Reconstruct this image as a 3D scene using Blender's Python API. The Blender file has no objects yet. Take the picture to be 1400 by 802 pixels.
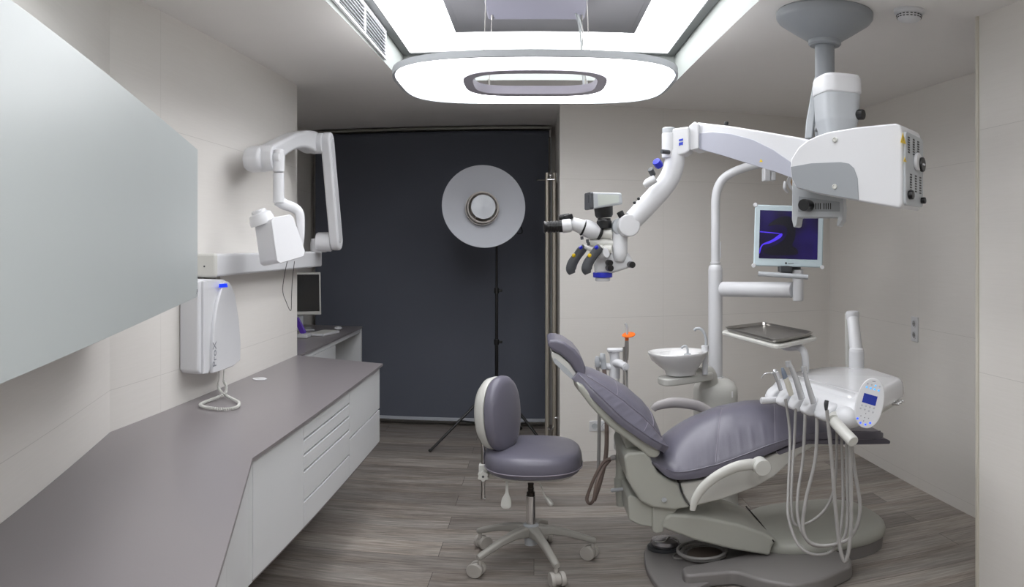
import bpy, bmesh, math, random
from math import sin, cos, tan, atan, atan2, pi, radians as R
from mathutils import Vector as V, Matrix
random.seed(7)
S = bpy.context.scene
C = S.collection
# ------------------------------------------------------------------ camera, world, exposure
EYE, F, CX, CY = 1.6, 1025.0, 730.0, 335.0
cd = bpy.data.cameras.new('camera'); cam = bpy.data.objects.new('camera', cd); C.objects.link(cam); S.camera = cam
cam.location = (0, 0, EYE); cam.rotation_euler = (R(90), 0, 0)
cd.type = 'PANO'; cd.clip_start = 0.02; cd.clip_end = 60
pc = cd if hasattr(cd, 'panorama_type') else cd.cycles
pc.panorama_type = 'EQUIRECTANGULAR'
pc.longitude_min, pc.longitude_max = -CX/F, (1400-CX)/F
pc.latitude_min, pc.latitude_max = -(802-CY)/F, CY/F
w = bpy.data.worlds.new('world'); S.world = w; w.use_nodes = True
w.node_tree.nodes['Background'].inputs[0].default_value = (.8, .85, .9, 1)
w.node_tree.nodes['Background'].inputs[1].default_value = .3
S.view_settings.view_transform = 'Standard'; S.view_settings.look = 'None'
S.view_settings.gamma = 1; S.view_settings.use_curve_mapping = False
S.view_settings.exposure = 0.28
S.cycles.max_bounces = 10; S.cycles.diffuse_bounces = 8
PANEL_E, RING_E = 6.0, 6.0

# ------------------------------------------------------------------ photo geometry helpers
def ray(x, y): return (x-CX)/F, (CY-y)/F
def P(x, y, r):
    a, e = ray(x, y); return V((r*sin(a), r*cos(a), EYE+r*tan(e)))
def PZ(x, y, z):
    a, e = ray(x, y); return P(x, y, (z-EYE)/tan(e))
def PY(x, y, Y): return P(x, y, Y/cos(ray(x, y)[0]))
def PX(x, y, X): return P(x, y, X/sin(ray(x, y)[0]))

# ------------------------------------------------------------------ materials
def lin(c): return tuple(((v/255)/12.92 if v/255 <= .04045 else ((v/255+.055)/1.055)**2.4) for v in c)
def mat(name, rgb, rough=.4, metal=0, bump=0, bscale=200, vary=0, vscale=8, coat=0, emit=None, es=0, trans=0, spec=.5, stretch=None):
    m = bpy.data.materials.new(name); m.use_nodes = True; nt = m.node_tree; b = nt.nodes['Principled BSDF']
    col = lin(rgb) + (1,)
    b.inputs['Base Color'].default_value = col; b.inputs['Roughness'].default_value = rough
    b.inputs['Metallic'].default_value = metal; b.inputs['Coat Weight'].default_value = coat
    b.inputs['Specular IOR Level'].default_value = spec
    if trans: b.inputs['Transmission Weight'].default_value = trans
    if emit: b.inputs['Emission Color'].default_value = lin(emit)+(1,); b.inputs['Emission Strength'].default_value = es
    tc = nt.nodes.new('ShaderNodeTexCoord'); mp = nt.nodes.new('ShaderNodeMapping')
    nt.links.new(tc.outputs['Object'], mp.inputs[0])
    if stretch: mp.inputs['Scale'].default_value = stretch
    n = nt.nodes.new('ShaderNodeTexNoise'); n.inputs['Scale'].default_value = vscale; n.inputs['Detail'].default_value = 4
    nt.links.new(mp.outputs[0], n.inputs['Vector'])
    mx = nt.nodes.new('ShaderNodeMix'); mx.data_type = 'RGBA'
    v = max(vary, .015)
    mx.inputs['A'].default_value = tuple(c*(1-v) for c in col[:3])+(1,); mx.inputs['B'].default_value = tuple(min(1, c*(1+v)) for c in col[:3])+(1,)
    nt.links.new(n.outputs['Fac'], mx.inputs['Factor']); nt.links.new(mx.outputs['Result'], b.inputs['Base Color'])
    if bump:
        n2 = nt.nodes.new('ShaderNodeTexNoise'); n2.inputs['Scale'].default_value = bscale; n2.inputs['Detail'].default_value = 3
        nt.links.new(mp.outputs[0], n2.inputs['Vector'])
        bp = nt.nodes.new('ShaderNodeBump'); bp.inputs['Strength'].default_value = bump; bp.inputs['Distance'].default_value = .002
        nt.links.new(n2.outputs['Fac'], bp.inputs['Height']); nt.links.new(bp.outputs[0], b.inputs['Normal'])
    return m
WHITE = mat('white_plastic', (211, 212, 215), .32)
GLOSSW = mat('glossy_white', (215, 216, 219), .18, coat=.3)
LACQ = mat('white_lacquer', (206, 208, 210), .38)
CHW = mat('warm_white_plastic', (202, 202, 197), .35)
PUTTY = mat('putty_plastic', (170, 171, 163), .42)
GREYB = mat('grey_base_metal', (128, 125, 124), .4)
LGREY = mat('light_grey_plastic', (176, 180, 184), .38)
MGREY = mat('mid_grey_paint', (146, 150, 154), .4)
DGREY = mat('dark_grey_plastic', (70, 72, 76), .45)
HGREY = mat('hose_grey', (150, 148, 146), .45)
HBROWN = mat('hose_brown', (120, 105, 98), .5)
BLACK = mat('black_plastic', (16, 16, 18), .35)
LEATH = mat('grey_violet_leather', (107, 105, 118), .32, bump=.25, bscale=350, vary=.06, vscale=5)
PIPE = mat('leather_seam', (140, 135, 146), .4)
CHROME = mat('chrome', (215, 215, 215), .12, metal=1)
STEEL = mat('brushed_steel', (175, 172, 168), .28, metal=1, bump=.1, bscale=60, stretch=(1, 40, 1))
SATIN = mat('satin_nickel', (205, 198, 186), .34, metal=.7)
BLUE = mat('blue_plastic', (40, 50, 200), .35)
BLUEPRINT = mat('blue_print', (35, 60, 190), .4)
ORANGE = mat('orange_plastic', (235, 110, 20), .3)
YELLOW = mat('yellow_sticker', (225, 190, 20), .4)
GREYPRINT = mat('grey_print', (120, 122, 130), .5)
COUNT = mat('grey_quartz', (127, 122, 124), .28, bump=.03, bscale=400, vary=.05, vscale=250)
BLIND = mat('charcoal_fabric', (92, 96, 107), .85, bump=.25, bscale=500, vary=.04, vscale=3)
BLACKM = mat('black_metal', (14, 14, 15), .4)
HPM = mat('handpiece_metal', (205, 207, 210), .2, metal=.55)
CERAM = mat('ceramic', (232, 232, 232), .1, coat=.5)
RUBBER = mat('rubber', (40, 38, 37), .7)
PURPLE = mat('purple_plastic', (92, 60, 170), .35)
PAPER = mat('paper_sleeve', (235, 235, 235), .7)
CEILM = mat('ceiling_paint', (232, 230, 228), .85, bump=.1, bscale=250)
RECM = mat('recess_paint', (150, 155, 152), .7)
PLATE = mat('plate_paint', (118, 121, 122), .6)
LIGHTM = mat('luminous_panel', (240, 240, 240), .5, emit=(251, 252, 255), es=PANEL_E)
RINGM = mat('luminous_ring', (240, 240, 240), .5, emit=(251, 252, 255), es=RING_E)
LCD = mat('lcd_blue', (25, 40, 110), .25, emit=(30, 50, 150), es=.35)
LED = mat('blue_led', (60, 90, 240), .3, emit=(60, 100, 255), es=.8)
LEDC = mat('cyan_led', (90, 180, 240), .3, emit=(90, 180, 255), es=.5)
DISP = mat('blue_display', (20, 50, 200), .3, emit=(20, 60, 255), es=.6)
SCREENB = mat('black_screen', (6, 6, 8), .12)

def wallmat(name, axis, voff=0.0):
    m = bpy.data.materials.new(name); m.use_nodes = True; nt = m.node_tree; b = nt.nodes['Principled BSDF']; L = nt.links
    N = nt.nodes.new
    tc = N('ShaderNodeTexCoord'); sp = N('ShaderNodeSeparateXYZ'); L.new(tc.outputs['Object'], sp.inputs[0])
    def line(src, off, per, wd):
        a = N('ShaderNodeMath'); a.operation = 'ADD'; a.inputs[1].default_value = off; L.new(src, a.inputs[0])
        q = N('ShaderNodeMath'); q.operation = 'PINGPONG'; q.inputs[1].default_value = per/2; L.new(a.outputs[0], q.inputs[0])
        c = N('ShaderNodeMath'); c.operation = 'LESS_THAN'; c.inputs[1].default_value = wd; L.new(q.outputs[0], c.inputs[0])
        return c.outputs[0]
    l1 = line(sp.outputs['Z'], 20-1.075, 1.0, .0012)
    l2 = line(sp.outputs[axis], 60-voff, 1.5, .0009)
    mxx = N('ShaderNodeMath'); mxx.operation = 'MAXIMUM'; L.new(l1, mxx.inputs[0]); L.new(l2, mxx.inputs[1])
    mp = N('ShaderNodeMapping'); mp.inputs['Scale'].default_value = (5, 5, 130); L.new(tc.outputs['Object'], mp.inputs[0])
    n = N('ShaderNodeTexNoise'); n.inputs['Scale'].default_value = 1.0; n.inputs['Detail'].default_value = 5; L.new(mp.outputs[0], n.inputs['Vector'])
    a = lin((219, 216, 211)); c2 = lin((225, 222, 218))
    mx = N('ShaderNodeMix'); mx.data_type = 'RGBA'; mx.inputs['A'].default_value = a+(1,); mx.inputs['B'].default_value = c2+(1,)
    L.new(n.outputs['Fac'], mx.inputs['Factor'])
    m2 = N('ShaderNodeMix'); m2.data_type = 'RGBA'; m2.inputs['B'].default_value = tuple(v*.84 for v in a)+(1,)
    L.new(mxx.outputs[0], m2.inputs['Factor']); L.new(mx.outputs['Result'], m2.inputs['A']); L.new(m2.outputs['Result'], b.inputs['Base Color'])
    bp = N('ShaderNodeBump'); bp.inputs['Strength'].default_value = .15; bp.inputs['Distance'].default_value = .002
    L.new(n.outputs['Fac'], bp.inputs['Height']); L.new(bp.outputs[0], b.inputs['Normal'])
    b.inputs['Roughness'].default_value = .55; b.inputs['Specular IOR Level'].default_value = .35
    return m
WALLY = wallmat('wall_covering_side', 'Y', 2.64-1.5)
WALLX = wallmat('wall_covering_back', 'X', .95)

def floormat():
    m = bpy.data.materials.new('vinyl_planks'); m.use_nodes = True; nt = m.node_tree; b = nt.nodes['Principled BSDF']; L = nt.links; N = nt.nodes.new
    tc = N('ShaderNodeTexCoord')
    mp = N('ShaderNodeMapping'); L.new(tc.outputs['Object'], mp.inputs[0])
    br = N('ShaderNodeTexBrick'); L.new(mp.outputs[0], br.inputs['Vector'])
    br.offset = .37; br.inputs['Color1'].default_value = (0, 0, 0, 1); br.inputs['Color2'].default_value = (1, 1, 1, 1)
    br.inputs['Mortar'].default_value = (.5, .5, .5, 1); br.inputs['Scale'].default_value = 1; br.inputs['Brick Width'].default_value = 1.25
    br.inputs['Row Height'].default_value = .2; br.inputs['Mortar Size'].default_value = .0012; br.inputs['Mortar Smooth'].default_value = .2
    # per plank offset of the grain
    ad = N('ShaderNodeVectorMath'); ad.operation = 'MULTIPLY_ADD'; L.new(br.outputs['Color'], ad.inputs[0]); ad.inputs[1].default_value = (7, 3, 5); L.new(tc.outputs['Object'], ad.inputs[2])
    m1 = N('ShaderNodeMapping'); m1.inputs['Scale'].default_value = (4.5, 60, 1); L.new(ad.outputs[0], m1.inputs[0])
    n1 = N('ShaderNodeTexNoise'); n1.inputs['Scale'].default_value = 1; n1.inputs['Detail'].default_value = 10; n1.inputs['Roughness'].default_value = .72; L.new(m1.outputs[0], n1.inputs['Vector'])
    m3 = N('ShaderNodeMapping'); m3.inputs['Scale'].default_value = (1.2, 7, 1); L.new(ad.outputs[0], m3.inputs[0])
    n3 = N('ShaderNodeTexNoise'); n3.inputs['Scale'].default_value = 1.5; n3.inputs['Detail'].default_value = 5; L.new(m3.outputs[0], n3.inputs['Vector'])
    cr = N('ShaderNodeValToRGB'); L.new(n1.outputs['Fac'], cr.inputs[0])
    e = cr.color_ramp.elements; e[0].position = .33; e[0].color = lin((98, 98, 93))+(1,); e[1].position = .66; e[1].color = lin((198, 192, 185))+(1,)
    x = e.new(.5); x.color = lin((152, 146, 140))+(1,)
    cr2 = N('ShaderNodeValToRGB'); L.new(n3.outputs['Fac'], cr2.inputs[0])
    e = cr2.color_ramp.elements; e[0].position = .35; e[0].color = lin((122, 110, 101))+(1,); e[1].position = .65; e[1].color = lin((160, 158, 157))+(1,)
    mx = N('ShaderNodeMix'); mx.data_type = 'RGBA'; mx.inputs['Factor'].default_value = .45; L.new(cr.outputs[0], mx.inputs['A']); L.new(cr2.outputs[0], mx.inputs['B'])
    # plank tone
    mt = N('ShaderNodeMix'); mt.data_type = 'RGBA'; mt.blend_type = 'MULTIPLY'; mt.inputs['Factor'].default_value = 1
    cr3 = N('ShaderNodeValToRGB'); L.new(br.outputs['Color'], cr3.inputs[0]); e = cr3.color_ramp.elements
    e[0].color = (.64, .62, .61, 1); e[1].color = (1.14, 1.11, 1.07, 1)
    L.new(mx.outputs['Result'], mt.inputs['A']); L.new(cr3.outputs[0], mt.inputs['B'])
    mm = N('ShaderNodeMix'); mm.data_type = 'RGBA'; mm.inputs['B'].default_value = lin((52, 48, 46))+(1,)
    L.new(br.outputs['Fac'], mm.inputs['Factor']); L.new(mt.outputs['Result'], mm.inputs['A']); L.new(mm.outputs['Result'], b.inputs['Base Color'])
    b.inputs['Roughness'].default_value = .42
    bp = N('ShaderNodeBump'); bp.inputs['Strength'].default_value = .25; bp.inputs['Distance'].default_value = .002
    L.new(n1.outputs['Fac'], bp.inputs['Height']); L.new(bp.outputs[0], b.inputs['Normal'])
    return m
FLOORM = floormat()

# ------------------------------------------------------------------ mesh builder
def catmull(pts, k=6, closed=False):
    n = len(pts); out = []
    if n < 3: return [tuple(p) for p in pts]
    for i in range(n if closed else n-1):
        if closed: p0, p1, p2, p3 = pts[i-1], pts[i], pts[(i+1) % n], pts[(i+2) % n]
        else: p0, p1, p2, p3 = pts[max(i-1, 0)], pts[i], pts[i+1], pts[min(i+2, n-1)]
        for j in range(k):
            t = j/k
            out.append(tuple(.5*((2*b)+(-a+c)*t+(2*a-5*b+4*c-d)*t*t+(-a+3*b-3*c+d)*t**3) for a, b, c, d in zip(p0, p1, p2, p3)))
    if not closed: out.append(tuple(pts[-1]))
    return out
def rrect(w, h, r, k=5, cx=0, cy=0):
    o = []
    r = min(r, w/2-1e-5, h/2-1e-5)
    for (sx, sy, a0) in ((1, 1, 0), (-1, 1, 90), (-1, -1, 180), (1, -1, 270)):
        for i in range(k+1):
            a = R(a0+90*i/k); o.append((cx+sx*(w/2-r)+r*cos(a), cy+sy*(h/2-r)+r*sin(a)))
    return o
def superell(w, h, n=2.5, k=48, cx=0, cy=0):
    o = []
    for i in range(k):
        a = 2*pi*i/k; c, s = cos(a), sin(a)
        o.append((cx+w/2*math.copysign(abs(c)**(2/n), c), cy+h/2*math.copysign(abs(s)**(2/n), s)))
    return o
def frame(o, z, xh=None):
    """matrix with origin o and local z along z"""
    z = V(z).normalized(); xh = V(xh) if xh is not None else (V((0, 0, 1)) if abs(z.z) < .9 else V((1, 0, 0)))
    y = z.cross(xh).normalized(); x = y.cross(z).normalized()
    m = Matrix((x, y, z)).transposed().to_4x4(); m.translation = V(o); return m
class M:
    def __init__(s): s.bm = bmesh.new()
    def _bev(s, faces, b, seg=3, ang=28):
        if b <= 0: return
        es = set()
        for f in faces:
            for e in f.edges:
                if len(e.link_faces) == 2 and e.calc_face_angle(0) > R(ang): es.add(e)
        if es: bmesh.ops.bevel(s.bm, geom=list(es), offset=b, segments=seg, affect='EDGES', clamp_overlap=True, profile=.5)
    def box(s, x0, x1, y0, y1, z0, z1, b=0, m=None, seg=3):
        r = bmesh.ops.create_cube(s.bm, size=1); vs = r['verts']
        for v in vs:
            v.co = V((x0+(v.co.x+.5)*(x1-x0), y0+(v.co.y+.5)*(y1-y0), z0+(v.co.z+.5)*(z1-z0)))
            if m: v.co = m @ v.co
        s._bev({f for v in vs for f in v.link_faces}, b, seg); return s
    def prism(s, pts, m, t0, t1, b=0, seg=3, ang=28):
        """outline in the local xy plane of m, thickness from t0 to t1 on local z"""
        A = [s.bm.verts.new(m @ V((p[0], p[1], t0))) for p in pts]; B = [s.bm.verts.new(m @ V((p[0], p[1], t1))) for p in pts]
        fs = [s.bm.faces.new(A[::-1]), s.bm.faces.new(B)]; n = len(pts)
        for i in range(n): fs.append(s.bm.faces.new((A[i], A[(i+1) % n], B[(i+1) % n], B[i])))
        bmesh.ops.recalc_face_normals(s.bm, faces=fs)
        s._bev(fs, b, seg, ang); return s
    def loft(s, rings, close0=True, close1=True, wrap=False):
        Vs = [[s.bm.verts.new(V(p)) for p in r] for r in rings]; fs = []; n = len(Vs[0])
        for a, b in list(zip(Vs, Vs[1:])) + ([(Vs[-1], Vs[0])] if wrap else []):
            for i in range(n):
                try: fs.append(s.bm.faces.new((a[i], a[(i+1) % n], b[(i+1) % n], b[i])))
                except ValueError: pass
        if not wrap:
            if close0: fs.append(s.bm.faces.new(Vs[0][::-1]))
            if close1: fs.append(s.bm.faces.new(Vs[-1]))
        bmesh.ops.recalc_face_normals(s.bm, faces=fs); return s
    def tube(s, pts, r, n=12, k=6, smooth=True, closed=False, sx=1, sy=1, up=None):
        m = len(pts); rr = r if isinstance(r, (list, tuple)) else [r]*m
        q = [tuple(p)+(a,) for p, a in zip(pts, rr)]
        if smooth and m > 2: q = catmull(q, k, closed)
        P3 = [V(p[:3]) for p in q]; rings = []; prev = None; N = len(P3)
        for i in range(N):
            if closed: t = (P3[(i+1) % N]-P3[i-1])
            else: t = P3[min(i+1, N-1)]-P3[max(i-1, 0)]
            t.normalize()
            if prev is None:
                u = V(up) if up else (V((0, 0, 1)) if abs(t.z) < .9 else V((1, 0, 0)))
            else: u = prev
            u = (u-t*u.dot(t)).normalized(); prev = u; v = t.cross(u)
            rings.append([P3[i]+(u*cos(2*pi*j/n)*sx+v*sin(2*pi*j/n)*sy)*q[i][3] for j in range(n)])
        return s.loft(rings, wrap=closed)
    def lathe(s, prof, m=None, n=24):
        m = m or Matrix.Identity(4); rings = []
        for (r, z) in prof: rings.append([m @ V((max(r, 1e-5)*cos(2*pi*j/n), max(r, 1e-5)*sin(2*pi*j/n), z)) for j in range(n)])
        return s.loft(rings)
    def cyl(s, a, b, r, n=20, bev=0, r2=None):
        a, b = V(a), V(b); h = (b-a).length; r2 = r if r2 is None else r2
        pr = [(r, 0), (r2, h)] if not bev else [(r-bev, 0), (r-bev*.3, bev*.3), (r, bev), (r2, h-bev), (r2-bev*.3, h-bev*.3), (r2-bev, h)]
        return s.lathe(pr, frame(a, b-a), n)
    def ball(s, c, r, n=16, sc=(1, 1, 1)):
        m = Matrix.Translation(V(c)) @ Matrix.Diagonal((*sc, 1))
        return s.lathe([(r*sin(pi*i/10), -r*cos(pi*i/10)) for i in range(11)], m, n)
    def done(s, name, material, parent=None, label=None, ang=35, kind=None, xf=None):
        me = bpy.data.meshes.new(name)
        bmesh.ops.remove_doubles(s.bm, verts=s.bm.verts, dist=1e-6)
        if xf: s.bm.transform(xf)
        s.bm.to_mesh(me); s.bm.free()
        o = bpy.data.objects.new(name, me); C.objects.link(o)
        base = V((0, 0, 0)); q = parent
        while q is not None: base += q.location; q = q.parent
        if parent is not None: o.parent = parent; me.transform(Matrix.Translation(-base))
        me.materials.append(material)
        for p in me.polygons: p.use_smooth = True
        me.set_sharp_from_angle(angle=R(ang))
        wn = o.modifiers.new('weighted', 'WEIGHTED_NORMAL'); wn.keep_sharp = True; wn.weight = 80
        if label: o['label'] = label
        if kind: o['kind'] = kind
        return o
def thing(name, label, cat, loc, group=None):
    o = bpy.data.objects.new(name, None); C.objects.link(o); o.location = V(loc); o.empty_display_size = .1
    o['label'] = label; o['category'] = cat
    if group: o['group'] = group
    return o
def tag(o, label, cat, group=None, origin=None):
    o['label'] = label; o['category'] = cat
    if group: o['group'] = group
    return o
def struct(name, b, material, ang=35): return b.done(name, material, kind='structure', ang=ang)
def text(s, name, m, size, material, parent, depth=.0006, sub=None):
    cu = bpy.data.curves.new(name, 'FONT'); cu.body = s; cu.size = size; cu.extrude = depth; cu.align_x = 'CENTER'; cu.align_y = 'CENTER'
    t = bpy.data.objects.new(name, cu); C.objects.link(t); dg = bpy.context.evaluated_depsgraph_get()
    me = bpy.data.meshes.new_from_object(t.evaluated_get(dg)); bpy.data.objects.remove(t)
    me.transform(m); o = bpy.data.objects.new(name, me); C.objects.link(o); me.materials.clear(); me.materials.append(material)
    base = V((0, 0, 0)); q = parent
    while q is not None: base += q.location; q = q.parent
    if parent is not None: o.parent = parent; me.transform(Matrix.Translation(-base))
    return o
def plane_m(p0, beta):
    """vertical plane through p0 with heading beta: local x horizontal along it, local y up, local z towards the viewer side"""
    u = V((cos(beta), sin(beta), 0)); z = V((0, 0, 1)); n = u.cross(z)
    m = Matrix((u, z, n)).transposed().to_4x4(); m.translation = V((p0[0], p0[1], 0)); return m
def onplane(pts, p0, beta):
    """pixels of the photo -> local (s, z) on that vertical plane"""
    o = []
    for (x, y) in pts:
        a, e = ray(x, y); d = (sin(a), cos(a)); u = (cos(beta), sin(beta))
        # p0 + s u = t d
        det = -u[0]*d[1]+u[1]*d[0]
        sx = (p0[0]*d[1]-p0[1]*d[0])/det
        s_ = -( -p0[0]*d[1]+p0[1]*d[0])/det
        X, Y = p0[0]+s_*u[0], p0[1]+s_*u[1]
        t = (X*d[0]+Y*d[1]); o.append((s_, EYE+t*tan(e)))
    return o
def slab(M_, pts, p0, beta, t0, t1, b=0, smooth=0, seg=3, ang=28):
    q = onplane(pts, p0, beta)
    if smooth: q = catmull(q, smooth, True)
    return M_.prism(q, plane_m(p0, beta), t0, t1, b, seg, ang)
# ------------------------------------------------------------------ room shell
def cz(Y): return 2.585+.018*(Y-3.5)
XL, XR = -1.435, 2.335
d_ = V((.298, -.9546, 0)); nL = V((.9546, .298, 0))      # near left wall direction, and its normal into the room
CN = V((-1.435, 2.26, 0))                                 # concave corner of the left wall
def wallq(b, pts, z0=0, z1=2.78, th=.0):
    for p, q in zip(pts, pts[1:]):
        v = [b.bm.verts.new(V((p[0], p[1], z0))), b.bm.verts.new(V((q[0], q[1], z0))), b.bm.verts.new(V((q[0], q[1], z1))), b.bm.verts.new(V((p[0], p[1], z1)))]
        b.bm.faces.new(v)
b = M(); b.box(-3.2, 3.4, -2.4, 7.0, -.1, 0); struct('floor', b, FLOORM)
RX0, RX1, RY0, RY1, RZ = -.79, .85, -.30, 4.48, 2.785  # near end is out of view, lengthened to give more frontal light
b = M()
def cq(x0, x1, y0, y1):
    v = [b.bm.verts.new(V((x, y, cz(y)))) for x, y in ((x0, y0), (x0, y1), (x1, y1), (x1, y0))]; b.bm.faces.new(v)
cq(-3.2, RX0, -2.4, 7); cq(RX1, 3.4, -2.4, 7); cq(RX0, RX1, -2.4, RY0); cq(RX0, RX1, RY1, 7)
struct('ceiling', b, CEILM)
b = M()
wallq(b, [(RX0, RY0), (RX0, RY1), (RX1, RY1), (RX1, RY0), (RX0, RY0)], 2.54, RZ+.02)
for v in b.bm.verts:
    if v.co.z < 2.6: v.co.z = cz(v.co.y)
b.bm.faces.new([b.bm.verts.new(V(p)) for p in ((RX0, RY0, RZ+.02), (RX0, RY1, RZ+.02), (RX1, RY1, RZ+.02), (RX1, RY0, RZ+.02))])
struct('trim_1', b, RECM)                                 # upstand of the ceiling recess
b = M(); b.box(XL-.75, XL, 2.24, 4.39, 0, 2.72); struct('wall_left', b, WALLY)
b = M(); b.box(XL-.75, XL-.55, 4.39, 6.6, 0, 2.74); struct('wall_left_alcove', b, WALLY)
e0 = CN+d_*2.62
b = M(); b.prism([(CN.x, CN.y), (e0.x, e0.y), (e0.x-.3, e0.y), (CN.x-.3, CN.y)], Matrix.Identity(4), 0, 2.7); b.box(e0.x-.3, e0.x, -2.3, e0.y, 0, 2.6); struct('wall_left_near', b, WALLY)
b = M(); b.prism([(.185, 5.36), (2.6, 5.64), (2.6, 6.8), (.185, 6.8)], Matrix.Identity(4), 0, 2.72); struct('wall_back', b, WALLX)
b = M(); b.box(-2.3, .3, 6.56, 6.75, 0, 2.74); struct('wall_back_alcove', b, WALLX)
b = M(); b.box(XR, XR+.3, 2.4, 6.6, 0, 2.72); struct('wall_right', b, WALLY)
b = M(); b.box(1.72, 2.7, -2.3, 2.56, 0, 2.66); struct('wall_right_near', b, WALLY)
b = M(); b.box(1.712, 1.728, 2.548, 2.566, 0, 2.6, .003); struct('trim_2', b, mat('corner_trim', (205, 200, 188), .4))
b = M(); b.box(-1.2, 1.8, -2.4, -2.3, 0, 2.6); struct('wall_front', b, WALLX)

# ------------------------------------------------------------------ luminous ceiling
t = thing('ceiling_light_panel', 'large glowing white ceiling panel set in the recess around a grey access plate', 'ceiling light', ((RX0+RX1)/2, 2.9, RZ))
b = M(); GX0, GX1, GY0, GY1 = -.415, .535, .9, 3.95
for (x0, x1, y0, y1) in ((RX0+.05, GX0, RY0+.05, RY1-.05), (GX1, RX1-.05, RY0+.05, RY1-.05), (GX0, GX1, RY0+.05, GY0), (GX0, GX1, GY1, RY1-.05)):
    b.box(x0, x1, y0, y1, RZ-.004, RZ+.004)
b.done('diffuser', LIGHTM, t)
b = M()
for (x0, x1, y0, y1) in ((RX0+.003, RX0+.05, RY0+.003, RY1-.003), (RX1-.05, RX1-.003, RY0+.003, RY1-.003), (RX0+.05, RX1-.05, RY0+.003, RY0+.05), (RX0+.05, RX1-.05, RY1-.05, RY1-.003)):
    b.box(x0, x1, y0, y1, RZ-.012, RZ+.012, .003)
b.done('frame', PLATE, t)
b = M(); b.box(GX0, GX1, GY0, GY1, RZ-.03, RZ+.01, .004); b.box(GX0+.03, GX1-.03, GY0+.03, GY1-.03, RZ-.034, RZ-.028, .002)
b.done('centre_plate', mat('grey_plate', (122, 122, 127), .6), t)
# vent grille on the left upstand
t = thing('ceiling_vent', 'long white louvred vent grille on the left side of the ceiling recess', 'vent', (RX0, 2.6, 2.67))
b = M(); z0, z1 = 2.615, 2.755
ys = [1.45+.487*i for i in range(6)]
b.box(RX0+.002, RX0+.014, ys[0]-.015, ys[-1]+.015, z0-.014, z0, .002); b.box(RX0+.002, RX0+.014, ys[0]-.015, ys[-1]+.015, z1, z1+.014, .002)
for y in ys: b.box(RX0+.002, RX0+.014, y-.012, y+.012, z0, z1, .002)
b.done('frame', WHITE, t)
b = M()
for i in range(7):
    z = z0+.012+i*.0195
    b.box(-.008, .008, ys[0], ys[-1], -.0012, .0012, 0, Matrix.Translation(V((RX0+.009, 0, z))) @ Matrix.Rotation(R(35), 4, 'Y'))
b.done('louvre', WHITE, t, kind=None)
b = M(); b.box(RX0+.0005, RX0+.0015, ys[0], ys[-1], z0, z1); b.done('backing', mat('duct_grey', (90, 92, 92), .7), t)
# ring pendant
rc = V((.005, 3.17, 2.30)); RW, RD = 1.17, .95
t = thing('ring_pendant_lamp', 'rounded rectangular glowing ring lamp hanging on wires below the ceiling recess', 'pendant lamp', (rc.x, rc.y, 2.30))
def ringprism(b, ow, od, iw, idp, z0, z1, on=3.2, inn=3.6, k=72, sk=0):
    O = superell(ow, od, on, k, rc.x, rc.y); I = superell(iw, idp, inn, k, rc.x, rc.y)
    b.loft([[(*p, z0) for p in O], [(*p, z1) for p in O], [(*p, z1) for p in I], [(*p, z0) for p in I]], wrap=True)
b = M(); ringprism(b, RW-.03, RD-.03, .60, .53, 2.296, 2.304); b.done('diffuser', RINGM, t)
b = M(); ringprism(b, RW, RD, RW-.03, RD-.03, 2.294, 2.322); ringprism(b, RW-.03, RD-.03, .585, .515, 2.31, 2.317); b.done('housing', mat('lamp_grey', (176, 180, 184), .45), t)
b = M(); ringprism(b, RW-.08, RD-.08, .66, .58, 2.318, 2.323); b.done('added_uplight', mat('added_glow_top', (240, 240, 240), .5, emit=(255, 253, 250), es=2.5), t)  # glowing top face added to brighten the ceiling
b = M(); ringprism(b, .60, .53, .52, .41, 2.290, 2.328); b.done('inner_frame', mat('lilac_grey', (176, 172, 184), .45), t)
b = M(); b.box(-.215, .235, 2.9, 3.50, 2.685, 2.752, .012); b.done('canopy', mat('canopy_grey', (128, 128, 142), .5), t)
for (x, y, zt) in ((-.205, 3.42, 2.69), (.235, 3.42, 2.69), (-.2, 2.95, 2.69), (.22, 2.95, 2.69)):
    b = M(); b.cyl((x, y, 2.33), (x*.93, y, zt), .0016, 6); b.cyl((x*.93, y, zt-.03), (x*.93, y, zt), .006, 8); b.cyl((x, y, 2.34), (x, y, 2.37), .005, 8); b.done('suspension_wire', STEEL, t)
b = M(); b.tube([(.19, 3.40, 2.69), (.205, 3.36, 2.60), (.215, 3.37, 2.48), (.225, 3.40, 2.34)], .005, 8); b.tube([(.2, 3.41, 2.69), (.225, 3.44, 2.60), (.22, 3.42, 2.5), (.245, 3.43, 2.34)], .004, 8)
b.done('cable', mat('clear_cable', (190, 195, 195), .3), t)
for x in (-.19, .21): b = M(); b.lathe([(0, 0), (.008, 0), (.008, .004), (0, .004)], Matrix.Translation(V((x, 3.46, 2.681))), 12); b.done('screw', STEEL, t)
# smoke detector
sc = PZ(1243, 9, 2.585)
t = thing('smoke_detector', 'small round white smoke detector on the ceiling at upper right', 'smoke detector', (sc.x, sc.y, 2.57))
b = M(); m = Matrix.Translation(V((sc.x, sc.y, cz(sc.y)))) @ Matrix.Rotation(pi, 4, 'X')
b.lathe([(.0, 0), (.062, 0), (.062, .012), (.054, .018), (.0, .018)], m, 32); b.done('base', WHITE, t)
b = M(); b.lathe([(.048, .016), (.05, .022), (.048, .036), (.04, .046), (.018, .054), (0, .056)], m, 32); b.done('sensor_cap', WHITE, t)
b = M()
for k in range(2):
    for i in range(20):
        a = 2*pi*i/20; mm = m @ Matrix.Rotation(a, 4, 'Z')
        b.box(.044-k*.002, .0520-k*.0022, -.0045, .0045, .024+k*.009, .0275+k*.009, 0, mm)
b.done('vent_slots', BLACK, t)

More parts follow.
